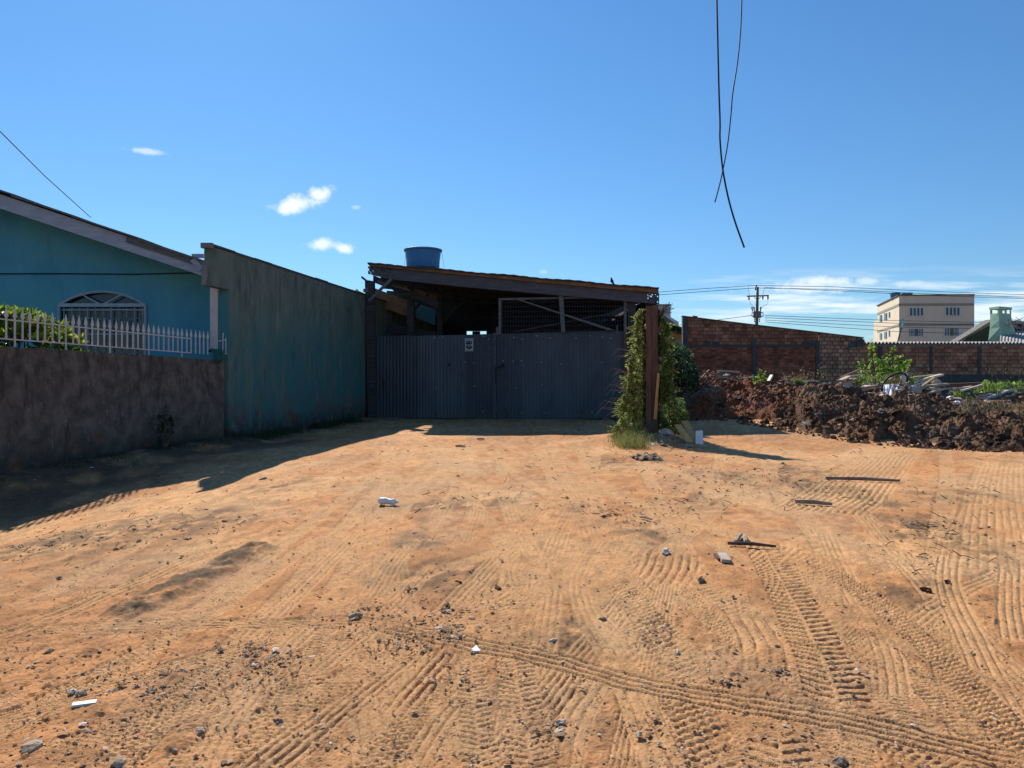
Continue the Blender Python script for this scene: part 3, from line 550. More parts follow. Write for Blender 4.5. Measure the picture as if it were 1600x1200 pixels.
MB().box((-7.42, 25, 2.8), (.2, 10.8, 3.8)).build('side_wall', M['teal'], house)
MB().box((-14, 30.5, 3.0), (13.2, .2, 4.2)).build('back_wall', M['teal'], house)
win = MB(); win.tube([p + V3((0, -.03, 0)) for p in arch], .035, 6); win.tube([(ax0, 19.47, zsp), (ax0, 19.47, 1.0)], .035); win.tube([(ax1, 19.47, zsp), (ax1, 19.47, 1.0)], .035)
win.box((cx, 19.47, zsp), (2 * hw, .06, .09)); win.box((cx, 19.47, 1.03), (2 * hw, .06, .07))
win.beam((cx, 19.46, zsp), (cx - hw * .5, 19.46, zsp + .30), .025, .03); win.beam((cx, 19.46, zsp), (cx + hw * .5, 19.46, zsp + .30), .025, .03)
wf = win.build('window', M['frame_white'], house, base=(cx, 19.47, 1))
gp = MB(); gp.slab([V3((ax0, 19.6, 1)), V3((ax1, 19.6, 1))] + [p + V3((0, .1, 0)) for p in arch], [V3((ax0, 19.63, 1)), V3((ax1, 19.63, 1))] + [p + V3((0, .13, 0)) for p in arch]); gp.build('pane', M['glass'], wf)
gr = MB()
for k in range(11):
    x = ax0 + .1 + (2 * hw - .2) * k / 10; gr.tube([(x, 19.52, 1.05), (x, 19.52, zsp - .05)], .007 if k % 3 else .015, 4)
for k in range(5):
    x = ax0 + .28 + (2 * hw - .5) * k / 4.2
    for zc in (zsp - .45, zsp - 1.35):
        for s in (-1, 1): gr.tube([(x + s * (.02 + .075 + .075 * math.cos(t)), 19.51, zc + .08 * math.sin(t) + .02 * t) for t in np.linspace(math.pi, -1.6, 9)], .007, 4)
for zz in (zsp - .12, zsp - .75, zsp - 1.6): gr.box((cx, 19.52, zz), (2 * hw - .1, .02, .03))
gr.build('grille', M['frame_white'], wf)
bb = MB(); x1 = -7.42
bb.hexa([V3((x, y, HZ(x) - h)) for h in (.40, .055) for x, y in ((-14.3, 18.2), (x1, 18.2), (x1, 18.24), (-14.3, 18.24))])
bb.hexa([V3((x, y, HZ(x) - h)) for h in (.40, .055) for x, y in ((-21, 18.2), (-14.302, 18.2), (-14.302, 18.24), (-21, 18.24))])
bb.build('bargeboard', M['lilac_white'], house)
xa = P(197, 0, 18.17).x; xb = P(300, 0, 18.17).x
MB().hexa([V3((x, y, HZ(x) - h)) for h in (.20, .04) for x, y in ((xa, 18.17), (xb, 18.17), (xb, 18.197), (xa, 18.197))]).build('weathered_strip', M['grey_wood'], house)
e = MB(); e.beam(P(301, 405, 18.15), P(315, 421, 18.15), .04, .14); e.beam(P(300, 400, 18.2), P(318, 400, 18.2), .05, .10); e.build('broken_board_end', M['lilac_white'], house)
rf = MB()
cuts = [-14.3, P(18, 0, 18.1).x, P(112, 0, 18.1).x, P(215, 0, 18.1).x, -7.35]
for k in range(len(cuts) - 1):
    a, b = cuts[k], cuts[k + 1] + .12; off = .03 - .0 * k
    rf.hexa([V3((x, y, HZ(x) - .05 + h + (.035 if x == a else .0) * 0 + (.02 * (3 - k)))) for h in (0, .045) for x, y in ((a, 18.08), (b, 18.08), (b, 31), (a, 31))])
rf.hexa([V3((x, y, HZ(x) - .05 + h + .06)) for h in (0, .045) for x, y in ((-21.6, 18.08), (-14.3, 18.08), (-14.3, 31), (-21.6, 31))])
wobble(rf, .008).build('roof', M['roof_tile'], house)
sf = MB(); sf.hexa([V3((x, y, HZ(x) - h)) for h in (.12, .09) for x, y in ((-14.3, 18.245), (-7.45, 18.245), (-7.45, 19.49), (-14.3, 19.49))]); sf.build('soffit', M['brown_wood'], house)
ww = MB(); ww.tube([P(-120, 428, 19.46), P(100, 427.5, 19.46), P(210, 428.5, 19.46), P(318, 426, 19.46)], .014, 5); ww.build('wall_cable', M['cable'], house)
KH = 1.065   # the house stands this much farther back than its first survey line
def set_back(o):
    b = WL[o]
    for v in o.data.vertices:
        p = b + v.co; q = V3((p.x * KH, p.y * KH, CAMZ + (p.z - CAMZ) * KH)); v.co = q - b
for o in list(COL.objects):
    if o.type == 'MESH' and (o.parent is house or (o.parent is not None and o.parent.parent is house)): set_back(o)
cab = MB().tube([P(-160, 60, 9), P(-60, 150, 10.4), P(0, 205, 12), P(70, 275, 16), P(142, 340, 19.8)], .010, 5); tag(cab.build('service_wire', M['cable']), 'thin dark wire slanting down through the sky onto the teal house roof', 'wire')
# hose over the wall end
hs = MB()
for k in range(6):
    x = 330 + k * 3.0; hs.tube([P(x - 4, 549, 18.50), P(x + 1, 546 + k * .3, 18.38), P(x + 4, 553, 18.2), P(x + 5 - k * .4, 568 - (k % 3) * 3, 18.14)], .028, 6)
tag(hs.build('garden_hose', M['hose'], smooth=True), 'green hose bundle hanging over the end of the low brown wall', 'hose')
# hedge in the yard: clusters of leaf rosettes
def rosettes(centres, per, size, rs, up=.7):
    C = []; D = []
    for c in centres:
        for k in range(per):
            a = rs.uniform(0, 6.28); t = rs.uniform(.1, 1.1); d = np.array([math.cos(a) * math.cos(t * .9), math.sin(a) * math.cos(t * .9), math.sin(t) * up + .2]); d /= np.linalg.norm(d)
            C.append(np.array(c) + d * size * .5); D.append(d)
    return C, D
def hedge():
    rs = np.random.RandomState(3); cen = []
    t = thing('leafy_hedge', 'yellow green leafy hedge growing behind the left end of the spiked fence', 'hedge', (-10.1, 14.6, .95))
    prof = [(-90, 500), (-30, 492), (0, 486), (40, 487), (75, 498), (110, 520), (132, 535), (150, 548), (165, 556)]
    for k in range(620):
        px = rs.uniform(-150, 160); top = np.interp(px, [p[0] for p in prof], [p[1] for p in prof]); d = rs.uniform(13.3, 15.6) if px < 100 else rs.uniform(13.6, 14.8)
        py = top + abs(rs.normal(0, 26)) + rs.uniform(0, 6); p = P(px, py, d); 
        if p.z < 1.2: p.z = rs.uniform(1.2, 2.2)
        if p.x > WALLX(p.y) - .32: continue
        cen.append(p)
    C, D = rosettes(cen[:430], 9, .20, rs)
    leaves('foliage', C, D, .20, M['glossy_leaf'], [(.28, .38, .04), (.38, .44, .05), (.14, .24, .035), (.05, .12, .025), (.46, .44, .06), (.07, .16, .03)], t, seed=4, aspect=.42)
    s = MB()
    for k in range(40):
        p = cen[rs.randint(len(cen))]; s.tube([(p.x + rs.uniform(-.2, .2), p.y, .95), (p.x, p.y, p.z)], [.02, .008], 5)
    s.build('stem', M['bark'], t)
hedge()
# ------------------------------------------------------------------ shed
SP = Pl((-5.38, 29), (4.04, 27))
shed = thing('timber_shed', 'dark open fronted timber shed with low sloping roof behind the sheet metal gate', 'shed', (-.5, 28, 0))
def mem(name, pts, thick, off, m, parent=shed, wob=0):
    mb = wall_panel(SP, pts, thick, off)
    if wob: wobble(mb, wob)
    return mb.build(name, m, parent)
mem('post', [(570, 437), (583, 439), (586, 664), (575, 664)], .2, .40, M['dark_wood'])
mem('post', [(981, 468), (993, 468), (993, 664), (981, 664)], .18, .25, M['dark_wood'])
mem('post', [(974, 519), (981, 519), (982, 664), (975, 664)], .12, .32, M['brown_wood'])
mem('post', [(1008, 470), (1022, 472), (1022, 672), (1008, 672)], .2, -.2, M['dark_wood'])
def front_beam():   # old plank beam, its left end eaten by small holes
    rs = random.Random(2); mb = MB(); top = lambda x: np.interp(x, [575, 800, 1030], [416, 437, 458]); bot = lambda x: np.interp(x, [575, 600, 632, 800, 1030], [428, 434, 440, 455, 475])
    n3 = V3((-SP.n.x, -SP.n.y, 0)); 
    def cell(x0, x1, t0, t1):
        f = lambda x, t: SP.pt(x, top(x) + (bot(x) - top(x)) * t, .5)
        fr = [f(x0, t1), f(x1, t1), f(x1, t0), f(x0, t0)]; mb.slab(fr, [p + n3 * .06 for p in fr])
    def grid(xa_, xb_, nx, ny, prob, edge):
        for i in range(nx):
            for j in range(ny):
                x0 = xa_ + (xb_ - xa_) * i / nx; x1 = xa_ + (xb_ - xa_) * (i + 1) / nx
                if rs.random() < prob * (1 if edge else 1): continue
                cell(x0, x1, j / ny, (j + 1) / ny)
    grid(575, 583, 5, 7, .30, 1); grid(583, 596, 9, 7, .14, 1); grid(596, 614, 12, 8, .07, 1)
    for a, b in ((614, 720), (720, 860), (860, 1010)): cell(a, b, 0, 1)
    grid(1010, 1030, 12, 8, .16, 1)
    return mb
front_beam().build('front_beam', M['beam_wood'], shed)
mem('mesh_frame', [(779, 466), (976, 462), (976, 465), (779, 469)], .05, .30, M['grey_wood'])
mem('mesh_frame', [(779, 469), (783, 469), (783, 522), (779, 522)], .05, .30, M['grey_wood'])
mem('mesh_frame', [(975, 465), (979, 465), (979, 522), (975, 522)], .05, .30, M['grey_wood'])
mem('upright', [(872, 447), (879, 447), (883, 519), (877, 519)], .06, .42, M['grey_wood'])
mem('brace', [(804, 467), (810, 467), (962, 516), (950, 516)], .04, .36, M['grey_wood'])
mem('brace', [(800, 518), (974, 485), (974, 486.5), (806, 519)], .04, .20, M['dark_wood'])
mem('brace', [(575, 468), (610, 434), (613, 437), (577, 472)], .05, .55, M['grey_wood'])
mem('stub', [(963, 508), (965.5, 508), (965.5, 522), (963, 522)], .04, .2, M['grey_wood'])
mem('stub', [(775, 511), (779, 511), (779, 524), (775, 524)], .05, .2, M['grey_wood'])
wm = MB()
for k in range(46): x = 785 + k * 4.2; wm.tube([SP.pt(x, 467, .28), SP.pt(x, 521, .28)], .006, 4, cap=False)
for k in range(7): yy = 472 + k * 7.5; wm.tube([SP.pt(783, yy, .28), SP.pt(977, yy - 1, .28)], .006, 4, cap=False)
wm.build('wire_mesh', M['dark_metal'], shed)
mem('roof_edge', [(577, 412), (800, 432), (1029, 452), (1029, 458), (800, 437), (577, 415.5)], .06, .62, M['rust'])
aw = V3((-SP.n.x, -SP.n.y, 0))
def roof():
    mb = MB(); n = 90; o = .72
    tl = SP.pt(574, 410, o); tr = SP.pt(1030, 449.5, o); rs = random.Random(4)
    f = [tl.lerp(tr, i / n) + V3((0, 0, .009 * math.sin(i * 1.9) + .014 * math.sin(i * .31))) for i in range(n + 1)]
    for i in range(n):
        j = .02 * rs.random(); a, b = f[i], f[i + 1]; dn = V3((0, 0, -.045)); bk = V3((-.6, 12.5, 0))
        mb.hexa([a + dn, b + dn, b + bk + dn, a + bk + dn, a, b, b + bk, a + bk])
    return mb
roof().build('roof', M['roof_sheet'], shed)
for k, o in enumerate((-1.2, -3.4, -5.6, -7.8, -10)): mem('rafter', [(586 + k * 6, 424 + k * 10), (1010 - k * 8, 464 + k * 6), (1010 - k * 8, 470 + k * 6), (586 + k * 6, 431 + k * 10)], .08, o, M['dark_wood'])
mem('inner_brace', [(583, 430), (684, 470), (684, 481), (583, 441)], .12, -1.0, M['dark_wood'])
mem('inner_brace', [(645, 482), (668, 458), (671, 460), (648, 485)], .08, -2.0, M['dark_wood'])
mem('side_sheet', [(585, 450), (638, 470), (640, 496), (587, 476)], .03, -2.2, M['clear_sheet'])
mem('side_sheet', [(632, 446), (682, 462), (682, 470), (632, 455)], .03, -4.2, M['clear_sheet'])
for a, b, o in ((636, 646, -1.6), (683, 691, -3.0), (920, 928, -6), (760, 766, -9)): mem('inner_post', [(a, 440), (b, 441), (b, 640), (a, 640)], .14, o, M['dark_wood'])
mem('inner_brace', [(690, 500), (725, 466), (728, 469), (694, 503)], .08, -3.5, M['dark_wood'])
mem('inner_rail', [(690, 494), (1000, 494), (1000, 498), (690, 498)], .08, -6, M['dark_wood'])
BW = Pl((-4.5, 40.2), (7.5, 37.8))
def bwp(name, pts): wall_panel(BW, pts, .06).build(name, M['dark_wood'], shed)
bwp('back_wall', [(640, 440), (729, 440), (729, 640), (640, 640)]); bwp('back_wall', [(729.2, 440), (766, 440), (766, 517.5), (729.2, 517.5)])
bwp('back_wall', [(738, 517.7), (750, 517.7), (750, 640), (738, 640)]); bwp('back_wall', [(729.2, 523.5), (766, 523.5), (766, 640), (729.2, 640)]) if False else None
bwp('back_wall', [(766.2, 440), (985, 452), (985, 640), (766.2, 640)]); bwp('back_wall', [(590, 462), (639.8, 458), (639.8, 640), (590, 640)])
sr = SP.pt(1024, 650, -.05); MB().slab([V3((sr.x, sr.y, -.2)), V3((sr.x - .4, sr.y + 12, -.2)), V3((sr.x - .4, sr.y + 12, 4.5)), V3((sr.x, sr.y, 4.55))], [V3((sr.x + .06, sr.y, -.2)), V3((sr.x - .34, sr.y + 12, -.2)), V3((sr.x - .34, sr.y + 12, 4.5)), V3((sr.x + .06, sr.y, 4.55))]).build('side_wall', M['dark_wood'], shed)
wall_panel(Pl((-5.55, 31.3), (-3.4, 31.3)), [(586, 498), (690, 522), (690, 640), (586, 640)], .05).build('inner_partition', M['dark_wood'], shed)
# gate
mem('loose_board', [(565, 431), (574, 438), (574, 442), (564, 434)], .04, .45, M['dark_wood']); mem('loose_board', [(567, 452), (575, 449), (575, 455), (568, 457)], .04, .45, M['grey_wood'])
mem('loose_board', [(590, 437), (606, 444), (605, 447), (589, 440)], .03, .2, M['grey_wood']); mem('loose_board', [(612, 444), (640, 452), (640, 455), (612, 447)], .03, -.6, M['grey_wood'])
mem('lit_wall_patch', [(648, 472), (680, 484), (680, 508), (650, 497)], .04, -4.5, M['teal'])  # added panel standing in for the lit tall wall seen through the gap
gate = thing('sheet_metal_gate', 'wide blue grey corrugated metal double gate closing the shed front', 'gate', (-.5, 28, 0))
def sheets(px0, px1, t0, t1, b0, b1, off, amp, pitch, par, n=None):
    a = SP.pt(px0, 600, off); b = SP.pt(px1, 600, off); L_ = math.hypot(b.x - a.x, b.y - a.y); n = int(L_ / pitch * 8); V = []; nf = V3((SP.n.x, SP.n.y, 0))
    for layer in (0, .004):
        for i in range(n + 1):
            t = i / n; s = math.sin(t * L_ / pitch * 2 * math.pi); s = max(-1, min(1, s * 1.5)); px = px0 + (px1 - px0) * t
            for y_ in (b0 + (b1 - b0) * t, t0 + (t1 - t0) * t):
                V.append(SP.pt(px, y_, off) + nf * (amp * s) - nf * layer)
    N_ = 2 * (n + 1); Q = []
    for i in range(n): Q += [(2 * i, 2 * i + 2, 2 * i + 3, 2 * i + 1), (N_ + 2 * i + 1, N_ + 2 * i + 3, N_ + 2 * i + 2, N_ + 2 * i), (2 * i + 1, 2 * i + 3, N_ + 2 * i + 3, N_ + 2 * i + 1), (2 * i, N_ + 2 * i, N_ + 2 * i + 2, 2 * i + 2)]
    Q += [(0, 1, N_ + 1, N_), (2 * n, N_ + 2 * n, N_ + 2 * n + 1, 2 * n + 1)]
    return np_mesh('corrugated_sheet', [tuple(v) for v in V], Q, M['gate'], par)
GA = [(583, 652, 525.5, 524.5, 655, 654, .22, .018, .135), (651, 683, 524.7, 524, 654, 653.5, .17, .012, .12), (682, 728, 524, 523, 653.5, 654, .19, .009, .11), (727, 773, 523, 521.5, 654, 655, .165, .008, .11),
      (776, 816, 521.5, 520.5, 655, 655, .17, .008, .11), (815, 878, 520.5, 518.5, 655, 654.5, .19, .009, .11), (877, 941, 518.5, 517.3, 654.5, 654, .165, .009, .11), (940, 975, 517.3, 517.5, 654, 654, .19, .008, .11)]
GA = [(a, b, c, d, e, f, o, am * (.55 if a < 660 else .32), p if a < 660 else p * 1.25) for a, b, c, d, e, f, o, am, p in GA]
for g_ in GA: sheets(*g_, gate)
mem('leaf_frame', [(585, 527), (772, 523), (772, 526), (585, 530)], .05, .12, M['dark_metal'], gate); mem('leaf_frame', [(776, 522), (973, 519), (973, 522), (776, 525)], .05, .12, M['dark_metal'], gate)
mem('meeting_stile', [(770.5, 520), (775.5, 520), (775.5, 655), (770.5, 655)], .02, .24, M['dark_metal'], gate)
lt = MB(); lt.tube([SP.pt(772, 575, .27), SP.pt(779, 574.5, .28), SP.pt(787, 570, .27)], .022, 6); lt.tube([SP.pt(785, 569, .26), SP.pt(787, 573, .29)], .035, 6); lt.tube([SP.pt(774, 574, .24), SP.pt(774.2, 600, .24)], .02, 6)
lt.build('latch', M['black'], gate)
mem('keyhole', [(700, 568), (704, 568), (704, 572), (700, 572)], .01, .225, M['black'], gate)
rs_ = random.Random(9)
for yy, xs_ in ((527.5, (679, 692, 755, 764, 785, 803, 815, 838, 860, 900, 922, 941, 954)), (566, (727, 740, 786, 802, 815, 846, 877, 940)), (604, (681, 741, 806, 847)), (644, (755, 815, 850, 925))):
    for x in xs_: p = SP.pt(x, yy + rs_.uniform(-3, 3), .21); MB().box(p, (.028, .02, .028)).build('bolt', M['silver'], gate, base=p)
# warning plate on the gate
sg = thing('alarm_sign', 'small grey plate with a dark shield emblem fixed high on the left gate leaf', 'sign', SP.pt(733, 549, .25))
def sgp(name, polys, off, m, th=.004):
    mb = MB()
    for pts in polys: q = wall_panel(SP, pts, th, off); mb.add(q.v, q.f)
    return mb.build(name, m, sg)
sgp('plate', [[(726.6, 549), (726.4, 528.8), (739.4, 528.6), (739.4, 548.8)]], .250, M['sign_plate'], .008)
sgp('shield', [[(728.2, 538), (728, 534.2), (729.2, 533.3), (733, 532.6), (736.6, 533.4), (737.6, 534.4), (737.2, 538)], [(728.1, 540), (728.1, 538.9), (736.2, 538.9), (736.2, 540)], [(728.0, 541.2), (737.9, 541.1), (737.6, 543.2), (735.6, 544.6), (732.9, 546.1), (730, 544.4), (728.2, 543)]], .256, M['black'])
def arc(cx_, cy_, r, a0, a1, w_=.5, n=6):
    out = [];
    for i in range(n):
        t0, t1 = a0 + (a1 - a0) * i / n, a0 + (a1 - a0) * (i + 1) / n
        out.append([(cx_ + r * math.cos(t0), cy_ - r * math.sin(t0)), (cx_ + r * math.cos(t1), cy_ - r * math.sin(t1)), (cx_ + (r - w_) * math.cos(t1), cy_ - (r - w_) * math.sin(t1)), (cx_ + (r - w_) * math.cos(t0), cy_ - (r - w_) * math.sin(t0))])
    return out
sgp('lettering', arc(730.4, 535.3, .95, .2, 4.4) + arc(733, 535.3, .95, -.5, 3.6) + arc(735.5, 535.4, .95, .3, 5.2) + [[(730.6, 544), (732.6, 542.4), (734.6, 543.6), (732.6, 543.4)]], .260, M['sign_plate'])
sgp('text_line', [[(728.2 + k * 1.9, 531.6), (728.2 + k * 1.9, 530.9), (729.6 + k * 1.9, 530.9), (729.6 + k * 1.9, 531.6)] for k in range(5)] + [[(729 + k * 2.3, 548), (729 + k * 2.3, 547.4), (730.6 + k * 2.3, 547.4), (730.6 + k * 2.3, 548)] for k in range(4)], .256, M['black'])
# tank on the roof
def tank(name, label, c, r0, r1, h, parts=True, group=None):
    t = thing(name, label, 'water tank', c, group)
    MB().lathe(c, [(0, 0), (r0, 0), (r0 + .02, .03), (r0 * .6 + r1 * .4, h * .4), (r1, h - .06), (r1, h - .03)], 32).build('body', M['blue_tank'], t, smooth=True)
    MB().lathe(c, [(r1 * .98, h - .07), (r1 * 1.06, h - .07), (r1 * 1.07, h), (r1 * 1.0, h + .02), (r1 * .5, h + .06), (0, h + .075)], 32).build('rim', M['blue_tank'], t, smooth=True)
    return t
tc_ = P(661, 420, 33); tank_ = tank('water_tank', 'round blue plastic water tank standing on the shed roof', tc_, .70, .79, .83)
tk = MB(); 
for dx in (-.55, 0, .55): tk.box((tc_.x + dx, tc_.y, tc_.z - .06), (.09, 1.7, .11))
for sx in (-.6, .6):
    for sy in (-.7, .7): tk.box((tc_.x + sx, tc_.y + sy, tc_.z - .48), (.1, .1, .72))
tag(tk.build('tank_stand', M['dark_wood']), 'low timber stand carrying the blue tank above the shed roof', 'stand')
for q_ in ([P(634, 394, 33), P(632, 416, 33)], [P(690, 394, 33), P(694, 418, 33)]): MB().tube(q_, .006, 4).build('tie_wire', M['dark_metal'], tank_)
# bird
bp = SP.pt(956, 444.5, .5); bd = MB(); bd.tube([bp + V3((.10, 0, .00)), bp + V3((.05, 0, .05)), bp + V3((0, 0, .12)), bp + V3((-.015, 0, .19)), bp + V3((-.02, 0, .235)), bp + V3((-.06, 0, .225))], [.012, .03, .062, .035, .032, .004], 8); bd.tube([bp + V3((.0, .015, .09)), bp + V3((.0, .015, -.01))], .005, 4); bd.tube([bp + V3((.0, -.015, .09)), bp + V3((.0, -.015, -.01))], .005, 4)
tag(bd.build('bird', M['black'], smooth=True), 'small dark bird perched on the right part of the shed roof edge', 'bird')

# ------------------------------------------------------------------ vine covered post
VD = 18.9
vp = thing('gate_post', 'tall red brown plank post half buried in green creeper', 'post', P(1018, 692, VD))
vp_m = MB(); vp_m.hexa([P(a, b, d) for b in (700, 478.5) for a, d in ((1009.5, VD - .12), (1018, VD - .12), (1019, VD + .05), (1010, VD + .05))]); vp_m.build('plank', M['brown_wood'], vp)
vp_m = MB(); vp_m.hexa([P(a, b, d) for b in (700, 477) for a, d in ((1018.6, VD - .08), (1028, VD - .08), (1029, VD + .10), (1019.5, VD + .10))]); vp_m.build('plank', M['brown_wood'], vp)
yl = MB(); yl.hexa([P(a, b, VD - .16) for a, b in ((1021, 655), (1026, 655))] + [P(a, b, VD - .12) for a, b in ((1026, 655), (1021, 655))] + [P(a, b, VD - .16) for a, b in ((1027, 582), (1031, 583))] + [P(a, b, VD - .12) for a, b in ((1031, 583), (1027, 582))])
tag(yl.build('leaning_board', M['yellow_wood']), 'narrow yellow board leaning against the right side of the brown gate post', 'board')
def vine():
    t = thing('creeper', 'dense green creeper climbing the left and right of the brown gate post', 'vine', P(1010, 695, VD))
    rs = np.random.RandomState(8); C = []; D = []
    L_ = [(480, 1006), (498, 994), (530, 989), (571, 987), (605, 978), (643, 969), (675, 960), (690, 956), (704, 962)]; Rr = [(480, 1033), (500, 1040), (540, 1046), (580, 1049), (620, 1054), (650, 1060), (690, 1058), (704, 1040)]
    n = 23000
    py = rs.uniform(484, 706, n); lx = np.interp(py, *zip(*L_)); rx = np.interp(py, *zip(*Rr)); 
    lx = lx + 11 * (fbm(py / 17, py * 0, 3, 200) - .5) * 2; rx = rx + 10 * (fbm(py / 19, py * 0, 3, 201) - .5) * 2
    side = rs.rand(n) < .62; t_ = rs.rand(n); px = np.where(side, lx + (1014 - lx) * t_, 1024 + (rx - 1024) * t_)
    e = np.where(side, 1 - t_ * .3, 1 - t_); dd = VD + rs.uniform(-.45, .5, n) * np.where(side, .35 + .65 * np.sin(np.pi * np.clip(t_, .05, 1) * .8), .7) * (.55 + .45 * (py - 480) / 220)
    dd = np.where((px > 1004) & (px < 1032), np.maximum(dd, VD + .02), dd)
    cl = fbm(px / 7 + dd * 3, py / 8, 3, 205); keep = cl > .43 + .12 * (rs.rand(n) - .5)
    px, py, dd = px[keep], py[keep], dd[keep]
    C = np.stack([(px - 800) / F * dd, dd, CAMZ + (HOR - py) / F * dd], 1); D = np.tile([0, -.2, -.6], (len(C), 1)) + rs.normal(0, .6, (len(C), 3))
    left = px < 1016  # leaf colours split here: sunlit tones left of the post, shaded tones right
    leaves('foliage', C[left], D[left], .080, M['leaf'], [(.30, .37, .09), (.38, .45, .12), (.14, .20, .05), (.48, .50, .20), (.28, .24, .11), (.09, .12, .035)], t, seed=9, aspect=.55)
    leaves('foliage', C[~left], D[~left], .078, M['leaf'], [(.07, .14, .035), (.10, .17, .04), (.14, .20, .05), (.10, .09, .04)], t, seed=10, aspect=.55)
    s = MB()
    for k in range(26):
        x = rs.uniform(985, 1045); pts = [P(x + rs.uniform(-6, 6) + (1016 - x) * q * .35, 700 - 215 * q * rs.uniform(.9, 1), VD + rs.uniform(0, .25)) for q in np.linspace(0, 1, 7)]; s.tube(pts, .011, 4)
    sh = []; sd_ = []
    for k in range(190):   # stray leafy shoots
        y0 = rs.uniform(500, 690); lf = rs.rand() < .65; x = np.interp(y0, *zip(*L_)) + 6 if lf else np.interp(y0, *zip(*Rr)) - 6; v = (-1 if lf else 1) * rs.uniform(3, 18); w_ = rs.uniform(-14, 9)
        for q in np.linspace(0, 1, 9): sh.append(tuple(P(x + v * q, y0 + w_ * q + 5 * q * q, VD - .12))); sd_.append((v, -.2, -.5))
    leaves('shoots', sh, sd_, .07, M['leaf'], [(.28, .34, .08), (.38, .40, .14), (.14, .19, .05)], t, seed=19, aspect=.5)
    for k in range(30):   # loose arching twigs
        y0 = rs.uniform(560, 690); x = np.interp(y0, *zip(*L_)) + 8; ln = rs.uniform(12, 34); s.tube([P(x, y0, VD - .1), P(x - ln * .4, y0 - ln * .7, VD - .15), P(x - ln * .9, y0 - ln * .8, VD - .15), P(x - ln * 1.2, y0 - ln * .45, VD - .15)], [.006, .005, .004, .002], 4)
    s.build('stem', M['dry_stick'], t)
    tw = MB()
    for k in range(22):   # bare twigs at the top
        a = P(1030 + rs.uniform(-4, 4), 495, VD); tw.tube([a, a + V3((rs.uniform(0, .2), rs.uniform(-.1, .1), rs.uniform(.05, .2))), a + V3((rs.uniform(.05, .35), rs.uniform(-.1, .1), rs.uniform(.1, .38)))], .006, 4)
    tw.build('bare_twig', M['char_stick'], t)
vine()
# foot grass round the post
rs = np.random.RandomState(14); C = []
for k in range(1700):
    px = rs.normal(986, 15); py = rs.uniform(672, 702); 
    if 950 < px < 1045: C.append(tuple(G(px, py, -.02)))
o = blades('foot_grass', C, .30, M['leaf'], [(.18, .24, .06), (.12, .17, .04), (.27, .28, .10), (.24, .19, .10)], .006, .6, base=tuple(G(992, 695)), seed=15); tag(o, 'long green grass round the foot of the creeper covered gate post', 'grass', kind='stuff')

def bush(name, label, outline, d0, d1, n, size, cols, seed, m='leaf', base=None, cat='shrub', thr=.42, fs=10, up=.3):
    "outline: list of (px, top py, bottom py)"
    rs = np.random.RandomState(seed); xs_ = [q[0] for q in outline]; px = rs.uniform(xs_[0], xs_[-1], n); tp = np.interp(px, xs_, [q[1] for q in outline]); bt = np.interp(px, xs_, [q[2] for q in outline])
    py = tp + (bt - tp) * rs.rand(n); dd = rs.uniform(d0, d1, n); cl = fbm(px / fs + dd * 2.1, py / fs, 3, seed + 300); kp = cl > thr; px, py, dd = px[kp], py[kp], dd[kp]
    C = np.stack([(px - 800) / F * dd, dd, CAMZ + (HOR - py) / F * dd], 1); D = rs.normal(0, 1, (len(C), 3)) + np.array([0, 0, up])
    bx = (outline[0][0] + outline[-1][0]) / 2; dm = (d0 + d1) / 2; g = base or ((bx - 800) / F * dm, dm, max(gz((bx - 800) / F * dm, dm), 0))
    t = thing(name, label, cat, g); leaves('foliage', C, D, size, M[m], cols, t, seed=seed)
    s = MB()
    for k in range(9):
        p = C[rs.randint(len(C))]; gx = g[0] + rs.uniform(-.2, .2); s.tube([(gx, g[1], g[2] - .1), ((gx + p[0]) / 2 + rs.uniform(-.1, .1), g[1], (g[2] + p[2]) / 2), tuple(p)], [.03, .02, .008], 5)
    s.build('stem', M['bark'], t); return t
bush('dark_shrub', 'dark bluish green shrub at the left end of the brick wall', [(1036, 545, 655), (1050, 522, 650), (1066, 540, 650), (1080, 548, 640), (1092, 585, 610)], 27.5, 30, 5200, .15, [(.035, .07, .04), (.05, .10, .055), (.08, .13, .075)], 21)
bush('leafy_weed', 'fresh green leafy weed at the foot of the creeper, right of the gate post', [(1034, 632, 680), (1050, 620, 690), (1066, 622, 672), (1076, 650, 662)], 20.2, 21.4, 2600, .10, [(.07, .14, .05), (.10, .20, .06), (.16, .26, .08)], 22, thr=.36)
bush('tree', 'small yellowish tree crown showing above the far end of the tall green wall', [(542, 470, 480), (548, 459, 480), (557, 453, 480), (566, 458, 485), (574, 470, 490)], 36, 38, 1500, .16, [(.12, .14, .05), (.18, .18, .07), (.08, .10, .03)], 23, base=(-7.6, 37, 0), cat='tree', thr=.3)
